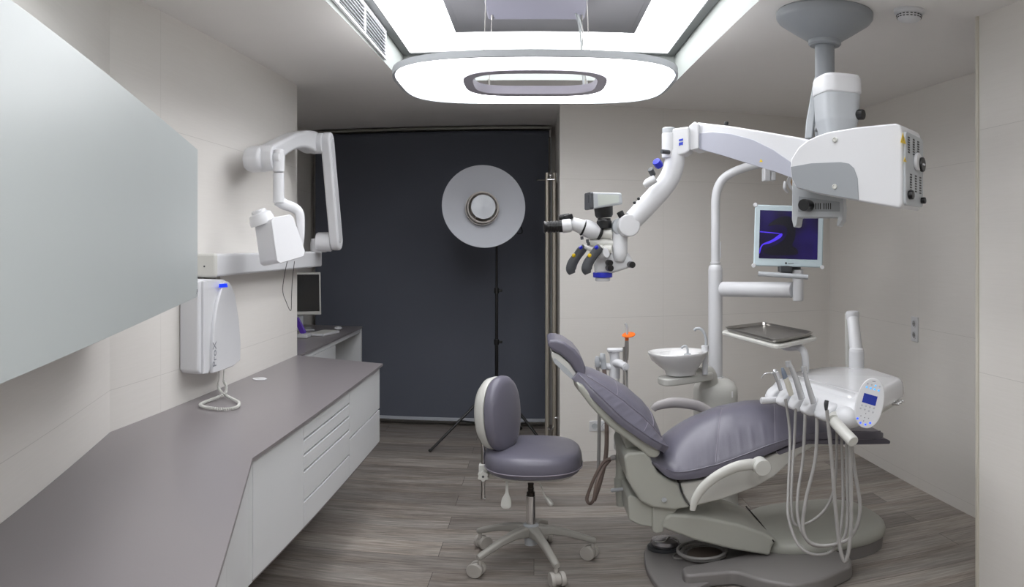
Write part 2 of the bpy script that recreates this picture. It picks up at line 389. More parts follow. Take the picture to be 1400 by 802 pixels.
# ------------------------------------------------------------------ worktop and base cabinets on the left
FX = -.855; zt = .92; zb = .452
A0 = V((FX, 2.17, 0))                                     # convex corner of the worktop front
def AL(s, off=0, z=0): return A0+d_*s+nL*off+V((0, 0, z))
e1 = AL(2.0); e2 = CN+d_*2.05
b = M(); b.prism([(XL+.001, 4.385), (FX, 4.19), (FX, 2.17), (e1.x, e1.y), (e2.x, e2.y), (CN.x+.001, CN.y)], Matrix.Identity(4), zt-.014, zt, .0015, 2)
tag(b.done('worktop', COUNT), 'long mauve grey stone worktop with an angled corner along the left wall', 'worktop')
b = M(); b.lathe([(0, 0), (.036, 0), (.037, .002), (.034, .004), (0, .0045)], Matrix.Translation(PZ(355, 518, zt)), 32)
tag(b.done('cable_grommet', GLOSSW), 'round white cable cover set flat in the grey worktop', 'cable cover')
def unit(name, label, y0, y1, splits, kind):
    t = thing(name, label, 'cabinet', ((FX+XL)/2, (y0+y1)/2, zb), 'floating base cabinets under the worktop')
    b = M(); b.box(XL+.06, FX-.035, y0+.001, y1-.001, zb+.012, zt-.0155); b.done('body', LACQ, t)
    b = M(); b.box(XL+.06, FX-.018, y0+.001, y1-.001, zb, zb+.012, .002); b.done('bottom_panel', mat('grey_plinth', (128, 120, 122), .5), t)
    for z0, z1 in zip(splits[1:], splits):
        b = M(); b.box(FX-.034, FX-.013, y0+.002, y1-.002, z0+.0045, z1-.0045, .0025, seg=2); b.done(kind, LACQ, t)
unit('base_cabinet', 'white handleless single door floating cabinet at the worktop bend', 2.205, 2.74, [.903, .46], 'door')
unit('base_cabinet', 'white floating drawer cabinet with five stacked drawer fronts', 2.74, 3.46, [.903, .836, .773, .705, .577, .46], 'drawer')
unit('base_cabinet', 'white floating cabinet with two tall fronts at the far end of the worktop', 3.46, 4.16, [.903, .658, .46], 'drawer')
def unit2(name, label, s0, s1, splits, kind):
    c = AL((s0+s1)/2, -.3)
    t = thing(name, label, 'cabinet', (c.x, c.y, zb), 'floating base cabinets under the worktop')
    m = Matrix((d_, nL, V((0, 0, 1)))).transposed().to_4x4(); m.translation = A0
    s00 = s0 if s0 > .1 else s0+.0
    b = M(); b.box(max(s00, .04)+.001, s1-.001, -.45, -.035, zb+.012, zt-.0155, 0, m); b.done('body', LACQ, t)
    b = M(); b.box(max(s00, .04)+.001, s1-.001, -.45, -.018, zb, zb+.012, .002, m); b.done('bottom_panel', mat('grey_plinth', (128, 120, 122), .5), t)
    for z0, z1 in zip(splits[1:], splits):
        b = M(); b.box(s0+.002, s1-.002, -.034, -.013, z0+.0045, z1-.0045, .0025, m, 2); b.done(kind, LACQ, t)
unit2('base_cabinet', 'white angled floating cabinet with one plain door before the worktop bend', .018, .63, [.903, .46], 'door')
unit2('base_cabinet', 'white angled floating drawer cabinet nearest the camera under the worktop', .63, 1.3, [.903, .76, .6, .46], 'drawer')
b = M(); b.prism([(FX-.014, 2.204), (FX-.014, 2.172), (AL(.016, -.014).x, AL(.016, -.014).y), (AL(.016, -.034).x, AL(.016, -.034).y), (FX-.034, 2.204)], Matrix.Identity(4), zb+.006, zt-.0155, .001, 2)
tag(b.done('filler_strip', LACQ), 'narrow white filler strip between the cabinet fronts at the worktop bend', 'filler strip')
# upper cabinet
m = Matrix((d_, nL, V((0, 0, 1)))).transposed().to_4x4(); U0 = V((-1.054, 2.19, 0)); m.translation = U0
t = thing('wall_cabinet', 'large plain white handleless wall cabinet mounted above the worktop at left', 'cabinet', (U0+d_*.9-nL*.2+V((0, 0, 1.435))))
LACQU = mat('pale_grey_lacquer', (182, 188, 188), .35)
b = M(); b.box(.004, 1.95, -.342, -.021, 1.437, 1.908, .001, m); b.done('body', LACQU, t)
b = M(); b.box(0, 1.954, -.019, 0, 1.433, 1.912, .0015, m, 2); dd = b.done('door', LACQU, t)
b = M()
c0 = m @ V((.012, .001, 1.443))
b.tube([m @ V((x_, .0006, z_)) for x_, z_ in ((.004, 1.452), (.010, 1.458), (.018, 1.456), (.022, 1.449))], .0006, 6)
b.tube([m @ V((x_, .0006, z_)) for x_, z_ in ((.010, 1.449), (.016, 1.453), (.024, 1.447), (.030, 1.444))], .0009, 6)
b.done('emblem', GREYPRINT, dd)
# ------------------------------------------------------------------ x-ray unit on the left wall
t = thing('dental_xray_unit', 'white wall mounted dental x-ray arm with a tilted tube head', 'x-ray machine', (-1.38, 3.8, 1.45))
b = M(); b.box(XL+.004, -1.335, 2.972, 4.6, 1.463, 1.561, .012); rail = b.done('wall_rail', WHITE, t)
b = M(); b.box(XL+.001, -1.331, 2.945, 2.975, 1.459, 1.565, .014); ec = b.done('end_cap', CHW, rail)
b = M(); b.cyl((-1.385, 2.9455, 1.508), (-1.385, 2.9425, 1.508), .004, 12); b.done('screw', DGREY, ec)
b = M(); b.lathe([(0, 0), (.05, 0), (.052, .01), (.052, .06), (.046, .085), (0, .09)], Matrix.Translation(V((-1.33, 4.50, 1.556))), 28)
b.cyl((-1.33, 4.47, 1.62), (-1.235, 4.47, 1.62), .060, 28, .008); b.done('base_joint', WHITE, t)
def armslab(b, x0, x1, pts, bev):            # outline in the Y-Z plane
    b.prism(pts, Matrix(((0, 0, 1, 0), (1, 0, 0, 0), (0, 1, 0, 0), (0, 0, 0, 1))), x0, x1, bev)
def capsule(y0, z0, r0, y1, z1, r1, n=10):
    a = atan2(z1-z0, y1-y0); o = []
    for i in range(n+1):
        q = a+pi/2+pi*i/n; o.append((y0+r0*cos(q), z0+r0*sin(q)))
    for i in range(n+1):
        q = a-pi/2+pi*i/n; o.append((y1+r1*cos(q), z1+r1*sin(q)))
    return o
b = M(); armslab(b, -1.236, -1.178, capsule(4.47, 1.63, .062, 4.27, 2.215, .058), .014); la = b.done('lower_arm', WHITE, t)
b = M(); armslab(b, -1.1785, -1.175, capsule(4.455, 1.65, .035, 4.28, 2.20, .033), .001); b.done('arm_cover', GLOSSW, la)
b = M(); b.cyl((-1.30, 4.25, 2.205), (-1.225, 4.25, 2.205), .062, 28, .006); b.done('elbow_joint', WHITE, t)
b = M()
top = [(4.27, 2.275), (4.10, 2.262), (3.90, 2.222), (3.70, 2.165), (3.50, 2.105), (3.32, 2.07), (3.27, 2.03), (3.27, 1.99), (3.31, 1.955), (3.45, 1.965), (3.65, 2.055), (3.85, 2.12), (4.05, 2.15), (4.22, 2.145), (4.31, 2.165), (4.33, 2.235)]
armslab(b, -1.345, -1.255, catmull(top, 4, True), .02); b.done('upper_arm', WHITE, t)
b = M(); b.cyl((-1.30, 3.35, 2.015), (-1.205, 3.35, 2.015), .062, 28, .008)
b.cyl((-1.205, 3.35, 2.015), (-1.165, 3.34, 2.015), .034, 20, .012)
b.cyl((-1.185, 3.345, 2.055), (-1.185, 3.345, 1.945), .028, 24, .01); b.done('swivel_joint', WHITE, t)
b = M(); b.cyl((-1.185, 3.345, 1.942), (-1.185, 3.345, 1.80), .0265, 24, .003); b.done('drop_tube', WHITE, t)
b = M()
b.tube([(-1.187, 3.345, 1.815), (-1.165, 3.36, 1.795), (-1.12, 3.39, 1.775), (-1.098, 3.40, 1.745), (-1.095, 3.40, 1.66), (-1.10, 3.40, 1.60)], [.028, .024, .022, .020, .019, .018], 14, sx=1.1, sy=.7); b.done('yoke', WHITE, t)
hm = Matrix.Translation(P(380, 328, 3.40)) @ Matrix.Rotation(R(-13), 4, V((-.34, .94, 0))) @ Matrix.Rotation(R(54), 4, 'Z') 
b = M(); b.prism([(x*.01, z*.01) for x, z in ((-4.8, 10), (4.2, 9.8), (5.6, 8.2), (7.6, -7.5), (6.2, -9.5), (-6.6, -10.2), (-8.2, -8.8), (-6.4, 8.6))], hm @ Matrix(((1, 0, 0, 0), (0, 0, 1, 0), (0, 1, 0, 0), (0, 0, 0, 1))), -.07, .07, .014)
hd = b.done('tube_head', WHITE, t)
b = M(); b.prism([(x*.01, z*.01) for x, z in ((-4.9, 10.2), (4.3, 10.0), (5.8, 8.3), (7.8, -7.6), (6.4, -9.8), (-6.8, -10.4), (-8.4, -8.9), (-6.6, 8.7))], hm @ Matrix(((1, 0, 0, 0), (0, 0, 1, 0), (0, 1, 0, 0), (0, 0, 0, 1))), -.079, -.071, .004)
b.done('front_cover', GLOSSW, hd)
cm = hm @ Matrix.Translation(V((-.045, .02, .088))) @ Matrix.Rotation(R(-8), 4, 'Y')
b = M(); b.lathe([(0, 0), (.058, 0), (.057, .022), (.050, .046), (.034, .052), (.033, .062), (.028, .066), (0, .066)], cm, 32); b.done('beam_cone', WHITE, hd)
b = M(); b.tube([P(393, 356, 3.39), P(389, 375, 3.37), P(386.5, 397, 3.36), P(391, 412, 3.35), P(397.5, 424.5, 3.35), P(398.5, 405, 3.36), P(400, 380, 3.37), P(402.5, 357, 3.38)], .0016, 6); b.done('hand_strap', BLACK, hd)

# control box
t = thing('xray_control_box', 'white wall mounted x-ray generator box with blue display and coiled cord', 'control box', (-1.39, 3.0, 1.06))
p0 = (-1.345, 0); bt = pi/2
b = M(); slab(b, [(274, 512), (271, 508), (271, 384), (276, 381), (307, 381.5), (312, 386), (317.5, 402), (324, 436), (326.5, 470), (326, 494), (320, 499)], p0, bt, -.089, 0, .010); bx = b.done('housing', WHITE, t)
b = M(); slab(b, [(287, 510), (286.5, 480), (288.5, 445), (293, 415), (299, 393), (301, 385), (308.5, 384.5), (312.5, 390), (317, 402), (322.5, 436), (325, 470), (324.5, 492), (315, 500), (300, 506)], p0, bt, -.003, .016, .006); fc = b.done('front_cover', GLOSSW, t)
b = M(); slab(b, [(275.5, 511), (275.5, 384), (281, 384), (283, 400), (283, 510)], p0, bt, -.003, .009, .004); b.done('side_rib', WHITE, t)
b = M(); slab(b, [(299.5, 388), (310, 387.3), (311, 392.2), (299, 393)], (-1.329, 0), bt, 0, .0015); b.done('display', DISP, fc)
q = onplane([(293.5, 484)], (-1.329, 0), bt)[0]
tm = plane_m((-1.3285, 0), bt) @ Matrix.Translation(V((q[0], q[1], .0002))) @ Matrix.Rotation(R(90), 4, 'Z')
text('ProX', 'lettering', tm, .052, GREYPRINT, fc, .0003)
b = M(); b.box(-1.425, -1.36, 3.02, 3.06, 1.448, 1.4625, .003); b.done('rail_coupling', STEEL, t)
b = M(); b.box(XL+.001, -1.42, 2.815, 2.83, 1.1, 1.40, .003); b.done('hinge', DGREY, t)
b = M()
pth = [PX(299, 506, -1.375), PX(299.5, 516, -1.375), V((-1.375, 3.07, .965)), PZ(301, 534, .945), PZ(310, 541, .935), PZ(322, 547, .931), PZ(327, 551, .930), PZ(322, 557, .930), PZ(304, 559, .930), PZ(285, 557, .930), PZ(274, 553.5, .930), PZ(281, 549, .931), PZ(297, 543, .934), PZ(308, 537, .95), V((-1.35, 3.10, .965)), PX(306, 522, -1.36), PX(306, 512, -1.365), PX(306, 505, -1.37)]
q = catmull([tuple(p) for p in pth], 60)
d0 = 0; hel = []; prev = None
for i, p in enumerate(q):
    p = V(p); nx = V(q[min(i+1, len(q)-1)]); tt = (nx-V(q[max(i-1, 0)])).normalized()
    u = (V((0, 0, 1))-tt*tt.z) if abs(tt.z) < .95 else (V((1, 0, 0))-tt*tt.x); u.normalize(); v = tt.cross(u)
    if prev is not None: d0 += (p-prev).length
    prev = p; ph = 2*pi*d0/.0085; k = min(1, max(0, (min(i, len(q)-1-i)-70)/60))
    hel.append(p+(u*cos(ph)+v*sin(ph))*.0052*k)
b.tube(hel, .0026, 6, smooth=False); b.done('coiled_cord', CHW, t)

# ------------------------------------------------------------------ alcove desk and what stands on it
t = thing('desk', 'white desk with a grey worktop in the alcove behind the left wall', 'desk', (-1.7, 5.25, 0))
b = M(); b.box(-1.98, -1.42, 4.395, 6.11, .905, .92, .0015); b.done('desk_top', COUNT, t)
b = M(); b.box(-1.98, -1.425, 6.075, 6.105, 0, .904, .001); b.done('end_panel', LACQ, t)
b = M(); b.box(-1.98, -1.43, 4.4, 6.074, .872, .904, .001); b.done('apron', LACQ, t)
b = M(); b.box(-1.98, -1.45, 4.4, 5.27, .1, .871); b.done('pedestal', LACQ, t)
for z0, z1 in ((.69, .868), (.5, .687), (.1, .497)):
    b = M(); b.box(-1.449, -1.427, 4.402, 5.268, z0, z1, .0015); b.done('drawer', LACQ, t)
t = thing('computer_monitor', 'black screened monitor with pale frame standing on the alcove desk', 'monitor', (-1.775, 5.62, .92))
mm = Matrix.Translation(V((-1.825, 5.66, 1.215))) @ Matrix.Rotation(R(28), 4, 'Z') @ Matrix.Rotation(R(-4), 4, 'X')
b = M(); b.box(-.17, .17, 0, .035, -.17, .17, .008, mm); f_ = b.done('housing', CHW, t)
b = M(); b.box(-.155, .155, -.003, .002, -.142, .152, .001, mm); b.done('screen', SCREENB, t)
b = M(); b.box(-.03, .03, .03, .05, -.26, -.05, .004, mm); b.box(-.1, .1, -.06, .12, -.292, -.281, .004, Matrix.Translation(V((-1.825, 5.68, 1.213))) @ Matrix.Rotation(R(28), 4, 'Z')); b.done('stand', LGREY, t)
b = M(); b.box(-.14, .14, -.07, .07, 0, .018, .005, Matrix.Translation(V((-1.58, 5.48, .9205))) @ Matrix.Rotation(R(80), 4, 'Z'))
kb = M(); o = b.done('keyboard', WHITE); tag(o, 'flat white keyboard lying on the alcove desk', 'keyboard')
for i in range(4):
    for j in range(12): kb.box(-.13+j*.0215, -.112+j*.0215, -.055+i*.028, -.032+i*.028, .018, .0205, .001, Matrix.Translation(V((-1.58, 5.48, .9205))) @ Matrix.Rotation(R(80), 4, 'Z'))
kb.done('keys', CHW, o); kb = None
b = M(); b.ball((-1.545, 5.78, .935), .05, 16, (.62, 1, .30)); tag(b.done('mouse', WHITE), 'rounded white mouse behind the keyboard on the alcove desk', 'mouse')
t = thing('desk_telephone', 'small white and purple handset in its cradle beside the monitor', 'telephone', (-1.70, 5.35, .92))
b = M(); b.box(-.04, .04, -.05, .05, 0, .03, .008, Matrix.Translation(V((-1.66, 5.24, .9205)))); b.done('cradle', WHITE, t)
b = M(); b.box(-.022, .022, -.012, .012, 0, .13, .008, Matrix.Translation(V((-1.66, 5.24, .948))) @ Matrix.Rotation(R(-28), 4, 'Y')); b.done('handset', PURPLE, t)

# ------------------------------------------------------------------ roller blind
BY = 6.46; zc = cz(BY)
t = thing('roller_blind', 'large charcoal roller blind covering the window wall of the alcove', 'blind', (-.9, BY, 0))
b = M(); b.box(-1.93, .150, BY-.05, BY+.03, zc-.035, zc-.012, .004); b.done('head_rail', mat('anodised', (150, 150, 142), .35, metal=.6), t)
b = M(); b.cyl((-1.92, BY+.005, zc-.075), (.128, BY+.005, zc-.075), .034, 24); b.done('roller_tube', BLIND, t)
b = M(); b.box(-1.93, .125, BY-.0275, BY-.0255, .085, zc-.075); b.done('fabric', BLIND, t)
b = M(); b.box(-1.93, .125, BY-.034, BY-.016, .055, .085, .004); b.done('bottom_bar', mat('bar_grey', (178, 182, 190), .4), t)
b = M(); b.box(.130, .150, BY-.05, BY+.04, zc-.11, zc-.035, .006); b.done('bracket', CHROME, t)
b = M(); b.cyl((.146, BY-.055, zc-.1), (.146, BY-.055, .9), .0035, 6); b.done('pull_chain', LGREY, t)

# chrome twin poles
PYY = 5.85
t = thing('twin_pole_rack', 'pair of tall chrome poles standing between the blind and the pale wall', 'pole rack', (.13, PYY, 0))
for px in (748, 757.8):
    q = PY(px, 400, PYY); b = M(); b.cyl((q.x, PYY, .0), (q.x, PYY, PY(px, 236, PYY).z), .0165, 20, .003); b.done('pole', SATIN, t)
q = PY(753, 240, PYY-.03); b = M(); b.ball(q, .021); b.cyl(q-V((.03, 0, .03)), q+V((.03, 0, -.03)), .008, 10); b.done('top_clamp', CHROME, t)
q = PY(761.5, 243, PYY+.05); b = M(); b.box(q.x-.008, .184, q.y-.02, q.y+.02, q.z-.04, q.z+.04, .004); b.done('wall_bracket', CHROME, t)
b = M(); b.box(.168, .184, PYY+.06, PYY+.10, .0, 2.12, .003); b.done('wall_channel', mat('channel_grey', (96, 92, 88), .4, metal=.5), t)
q = PY(738, 246, PYY); b = M(); b.cyl(q-V((.02, 0, 0)), q+V((.05, 0, 0)), .004, 8); b.ball(q-V((.02, 0, 0)), .007, 8); b.done('hook', STEEL, t)
for x_ in (750.3, 755.3):
    q = PY(x_, 586, PYY-.04); b = M(); b.cyl(q+V((0, .05, 0)), q, .007, 10); b.box(-.003, .003, -.003, .003, -.004, .022, .002, Matrix.Translation(q) @ Matrix.Rotation(R(40 if x_ > 753 else -40), 4, 'Y')); b.done('wing_nut', CHROME, t)
b = M(); q = PY(753, 600, PYY); b.box(q.x-.05, q.x+.05, PYY-.02, PYY+.02, 0, .02, .005); b.done('foot_clamp', CHROME, t)
q = PY(760.5, 571, PYY-.02); b = M(); b.cyl(q-V((.012, 0, 0)), q+V((.010, 0, 0)), .012, 12); b.done('side_knob', CHROME, t)

# ------------------------------------------------------------------ studio light
sx, sy = -.2915, 5.85
t = thing('studio_light', 'white beauty dish studio light on a black tripod stand before the blind', 'studio light', (sx, sy, 0))
dc = P(661.5, 281.5, 5.52); dn = V((.20, -.96, .13)); dm = frame(dc, dn)
b = M(); b.lathe([(0, -.150), (.095, -.150), (.13, -.135), (.20, -.095), (.275, -.035), (.304, 0), (.309, .004), (.311, 0), (.282, -.042), (.205, -.106), (.13, -.148), (.09, -.165), (0, -.165)], dm, 64)
b.done('dish', mat('dish_white', (196, 199, 206), .45), t, ang=60)
b = M(); b.lathe([(.118, -.140), (.118, -.05), (.113, -.045), (.108, -.05), (.108, -.135)], dm, 48); b.lathe([(.125, -.13), (.128, -.085), (.124, -.085), (.12, -.13)], dm, 48); b.done('inner_ring', mat('ring_satin', (196, 190, 184), .3), t)
b = M(); b.lathe([(0, -.035), (.088, -.035), (.092, -.031), (.088, -.027), (.078, -.029), (0, -.012)], dm, 48); b.done('deflector', mat('deflector', (206, 210, 216), .3), t)
for k in range(3):
    a = 2*pi*k/3+.4; b = M(); b.cyl(dm @ V((.088*cos(a), .088*sin(a), -.033)), dm @ V((.112*cos(a), .112*sin(a), -.06)), .003, 6); b.done('deflector_clip', STEEL, t)
b = M(); b.lathe([(0, -.164), (.06, -.164), (.06, -.42), (.05, -.44), (0, -.44)], dm, 28); b.done('flash_head', BLACK, t)
b = M(); b.cyl((sx, sy, 1.80), (sx, sy, 1.62), .013, 12); b.box(sx-.02, sx+.02, sy-.03, sy+.03, 1.76, 1.81, .006); b.done('tilt_bracket', BLACK, t); b = M(); b.tube([(sx+.14, sy-.02, 1.76), (sx+.19, sy-.05, 1.74), (sx+.2, sy-.06, 1.70), (sx+.17, sy-.03, 1.69), (sx+.14, sy, 1.72)], .005, 8, closed=True); b.done('cable_loop', BLACK, t)
for z0, z1, r in ((.14, .82, .0135), (.80, 1.24, .0115), (1.22, 1.66, .0095)):
    b = M(); b.cyl((sx, sy, z0), (sx, sy, z1), r, 14, .001); b.done('pole', BLACKM, t)
for z in (.84, 1.245, .50):
    b = M(); b.cyl((sx, sy, z-.022), (sx, sy, z+.022), .02, 14, .003); b.box(sx+.01, sx+.045, sy-.008, sy+.008, z-.01, z+.01, .003); b.done('collar', BLACKM, t)
for fx, fy in ((-.78, 5.60), (-.112, 6.37), (.14, 5.50)):
    k = V((fx-sx, fy-sy, 0)); b = M(); b.cyl(V((sx, sy, .50))+k.normalized()*.02, V((fx, fy, .012)), .0105, 10)
    lg = b.done('leg', BLACKM, t); b = M(); b.ball((fx, fy, .013), .014, 10, (1, 1, .9)); b.done('foot', RUBBER, lg)
    b = M(); mid = V((sx, sy, .50)).lerp(V((fx, fy, .012)), .55); b.cyl(mid, V((sx, sy, .17))+k.normalized()*.015, .007, 8); b.done('brace', BLACKM, t)

# ------------------------------------------------------------------ stool
ox, oy = -.015, 3.565
t = thing('operator_stool', 'grey violet leather stool with oval backrest and five castors', 'stool', (ox, oy, 0))
T0 = Matrix.Translation(V((ox, oy, 0)))
def cushion(b, w, d, z0, z1, m, n=2.6, k=56, top=.012):
    rings = []
    h = z1-z0
    prof = [(.86, z0), (.95, z0+h*.10), (.992, z0+h*.28), (1.0, z0+h*.48), (.992, z0+h*.68), (.965, z0+h*.84), (.91, z0+h*.94), (.80, z1-.002), (.5, z1+top*.6), (.02, z1+top)]
    for f_, z in prof: rings.append([m @ V((x, y, z)) for x, y in superell(w*f_, d*f_, n, k)])
    b.loft(rings)
b = M(); cushion(b, .462, .50, .512, .627, Matrix.Translation(V((ox+.012, oy-.005, 0)))); seat = b.done('seat', LEATH, t)
b = M()
q = superell(.462*1.003, .50*1.003, 2.6, 56); b.tube([(ox+.012+x, oy-.005+y, .546) for x, y in q], .003, 6, smooth=False, closed=True); b.done('piping', PIPE, seat)
b = M(); b.prism(superell(.40, .40, 2.6, 40, ox+.012, oy), Matrix.Identity(4), .496, .516, .006); b.box(ox-.09, ox+.09, oy-.07, oy+.07, .485, .51, .008); b.done('seat_plate', CHW, t)
b = M(); b.cyl((ox, oy, .51), (ox, oy, .36), .0135, 20); b.cyl((ox, oy, .36), (ox, oy, .385), .02, 20, .003)
for z in (.40, .425, .45, .475): b.cyl((ox, oy, z), (ox, oy, z+.006), .0155, 20)
b.done('gas_rod', mat('rod_dark', (62, 58, 54), .3, metal=.8), t)
b = M(); b.cyl((ox, oy, .365), (ox, oy, .205), .023, 24, .002); b.done('gas_cylinder', CHROME, t)
b = M(); b.lathe([(0, .10), (.03, .10), (.034, .16), (.040, .17), (.038, .208), (.03, .214), (0, .216)], T0, 28)
b.done('hub', LGREY, t)
CAST = mat('castor_plastic', (176, 172, 166), .4)
for k in range(5):
    a = R(4+72*k); u = V((cos(a), sin(a), 0)); w_ = V((-sin(a), cos(a), 0))
    b = M(); rings = []
    for s_, hw, z0, z1 in ((.0, .026, .14, .205), (.05, .026, .15, .205), (.10, .021, .152, .198), (.17, .018, .138, .178), (.25, .0165, .110, .146), (.30, .0155, .090, .124), (.312, .012, .094, .118)):
        c = V((ox, oy, 0))+u*s_; r = []
        for x, y in rrect(hw*2, z1-z0, min(.012, (z1-z0)*.4), 3, 0, (z0+z1)/2): r.append(c+w_*x+V((0, 0, y)))
        rings.append(r)
    b.loft(rings); b.done('leg', PUTTY if False else mat('base_grey', (158, 156, 150), .4) if k == 0 else bpy.data.materials['base_grey'], t)
    c = V((ox, oy, 0))+u*.298; sw = a+1.0+k*.9; ax = V((cos(sw), sin(sw), 0)); off = V((-sin(sw), cos(sw), 0))*.018
    cc = c+off+V((0, 0, .038))
    b = M(); b.cyl(c+V((0, 0, .055)), c+V((0, 0, .11)), .0095, 12)
    b.cyl(cc-ax*.012, cc+ax*.012, .030, 24, .003); b.done('castor_housing', CAST, t)
    for sgn in (-1, 1):
        b = M(); b.cyl(cc+ax*sgn*.012, cc+ax*sgn*.034, .038, 28, .006); b.done('castor_wheel', CAST, t)
        
# backrest
bc = P(681, 565, 3.53); bn = V((.89, -.45, .06)).normalized(); bm_ = frame(bc, bn)
b = M(); rings = []
for f_, z in ((.90, 0), (.97, .006), (1.0, .020), (.99, .036), (.93, .050), (.80, .058), (.5, .064), (.02, .066)):
    rings.append([bm_ @ V((x, y, z)) for x, y in superell(.370*f_, .285*f_, 2.2, 56)])
b.loft(rings); bk = b.done('backrest', LEATH, t)
b = M(); rings = []
for f_, z in ((.95, -.001), (.97, -.012), (.93, -.040), (.78, -.064), (.45, -.076), (.02, -.079)):
    rings.append([bm_ @ V((x, y, z)) for x, y in superell(.370*f_, .285*f_, 2.2, 56)])
b.loft(rings); b.done('back_shell', CHW, bk)
b = M(); rb = P(659.5, 600, 3.50); rt = P(660.5, 682, 3.50)
b.tube([bm_ @ V((-.10, 0, -.045)), V((rb.x-.004, rb.y, rb.z+.05)), V((rt.x, rt.y, rb.z-.06)), V((rt.x, rt.y, rt.z))], .0105, 12); b.ball((rt.x+.008, rt.y-.01, rt.z+.005), .006, 8); b.done('back_bar', CHROME, t)
kc = P(661, 649, 3.49)
b = M(); b.box(kc.x-.022, kc.x+.022, kc.y-.005, kc.y+.035, kc.z-.02, kc.z+.055, .007); b.tube([kc+V((.01, .02, .0)), kc+V((.06, .03, -.005)), V((ox-.16, oy, .535)), V((ox-.05, oy, .53))], [.02, .018, .014, .012], 10); b.done('bar_clamp', CHW, t)
b = M(); km = frame(kc-V((0, .005, 0)), (0, -1, 0)); st = []
for i in range(48):
    a = 2*pi*i/48; rr_ = .024+.0035*cos(6*a); st.append((rr_*cos(a), rr_*sin(a)))
b.prism(st, km, 0, .022, .003, 2); kn = b.done('knob', CHW, t)
b = M(); b.cyl(kc-V((0, .027, 0)), kc-V((0, .029, 0)), .006, 10); b.done('bolt', DGREY, kn)
for (pa, pb, pc_) in (((693, 652), (693, 672), (691.5, 695)), ((736, 652), (744, 676), (755, 691))):
    b = M(); a1, a2, a3 = P(*pa, 3.44), P(*pb, 3.42), P(*pc_, 3.40)
    b.tube([a1, a2, a2.lerp(a3, .45), a3.lerp(a2, .15), a3], [.006, .0075, .021, .023, .012], 14, sx=.55 if pa[0] > 700 else 1, sy=1 if pa[0] > 700 else .3, up=(1, 0, 0)); b.done('lever', CHW, t)
# ------------------------------------------------------------------ spittoon column behind the chair
cx_, cy_ = 1.074, 4.35
def L(x, y, r): return P(x, y, r)
t = thing('spittoon_unit', 'white dental spittoon column with a rounded rinsing bowl behind the chair', 'spittoon', (cx_, cy_, 0))
b = M(); rings = []
bo = lambda w, d, z, sh=0: [(cx_+x+sh, cy_+y, z) for x, y in superell(w, d, 2.8, 48)]
b.loft([bo(.25, .30, 0), bo(.25, .30, .70), bo(.245, .295, .742), bo(.21, .25, .775), bo(.13, .15, .800), bo(.02, .02, .803)]); b.done('pedestal', CHW, t)
b = M(); b.loft([bo(.256, .306, 0), bo(.256, .306, .01), bo(.25, .30, .012)]); b.done('foot_rim', LGREY, t)
b = M(); q = P(1001, 539, 4.22); b.box(q.x-.003, q.x+.004, q.y-.004, q.y, q.z-.018, q.z+.018, .001); b.done('indicator', PAPER, t)
b = M(); b.cyl((cx_, cy_, .795), (cx_, cy_, 1.455), .0425, 32, .004); b.lathe([(0, 0), (.05, 0), (.05, .008), (.043, .012), (0, .012)], Matrix.Translation(V((cx_, cy_, .797))), 32)
b.lathe([(0, 0), (.0425, 0), (.040, .02), (.030, .032), (0, .034)], Matrix.Translation(V((cx_, cy_, 1.452))), 32); b.done('column', WHITE, t)
b = M()
b.tube([(cx_, cy_, 1.47), (cx_, cy_, 1.75), (cx_+.005, cy_, 1.90), (cx_+.04, cy_-.01, 1.99), (cx_+.12, cy_-.03, 2.045), (cx_+.24, cy_-.06, 2.085), (cx_+.36, cy_-.1, 2.115)], .0265, 20, k=8); b.done('lamp_pole', WHITE, t)
b = M(); b.cyl((cx_, cy_, 1.488), (cx_, cy_, 1.50), .031, 24, .002); b.box(cx_+.02, cx_+.033, cy_-.012, cy_+.0, 1.52, 1.62, .003); b.done('pole_collar', WHITE, t)
# bowl
bc_ = V((.80, 4.12, .985))
b = M(); rot = Matrix.Translation(bc_) @ Matrix.Rotation(R(18), 4, 'Z')
def br(w, d, z, sx=0, n=2.2): return [rot @ V((x+sx, y, z)) for x, y in superell(w, d, n, 56)]
b.loft([br(.02, .02, -.125, .02), br(.13, .12, -.12, .02), br(.165, .155, -.115, .02), br(.18, .17, -.09, .018), br(.23, .21, -.066, .01), br(.295, .26, -.03), br(.325, .29, .0), br(.335, .30, .012), br(.33, .295, .017), br(.31, .275, .016), br(.27, .215, .006, -.015), br(.25, .195, -.02, -.02), br(.17, .13, -.052, -.02), br(.04, .04, -.06, -.02), br(.004, .004, -.061, -.02)])
b.done('bowl', CERAM, t, ang=50)
b = M(); k = catmull([(-.10, -.06), (-.12, 0), (-.08, .065), (.05, .06), (.20, .05), (.25, .02), (.20, -.05), (.03, -.07)], 5, True)
b.prism(k, Matrix.Translation(bc_+V((0, 0, -.165))) @ Matrix.Rotation(R(25), 4, 'Z'), 0, .042, .012); b.done('bowl_carrier', CHW, t)
b = M(); b.tube([(cx_-.06, cy_-.06, .74), (cx_-.055, cy_-.08, .80), (cx_-.075, cy_-.10, .85), (cx_-.12, cy_-.12, .845)], [.06, .05, .045, .04], 20); b.done('bowl_elbow', CHW, t)
b = M(); q = P(940, 484, 4.13)
b.tube([q, P(940, 477, 4.13), P(937.5, 473, 4.13), P(934, 473.5, 4.13), P(931.5, 476, 4.13)], .0065, 12); b.lathe([(0, 0), (.02, 0), (.018, .008), (0, .01)], Matrix.Translation(q-V((0, 0, .004))), 20); b.done('bowl_spout', LGREY, t)
b = M(); b.cyl(P(964, 512, 4.22), P(964, 475, 4.22), .016, 16, .003); b.cyl(P(964, 480, 4.22), P(964, 472, 4.22), .022, 16, .003); b.done('tap_body', WHITE, t)
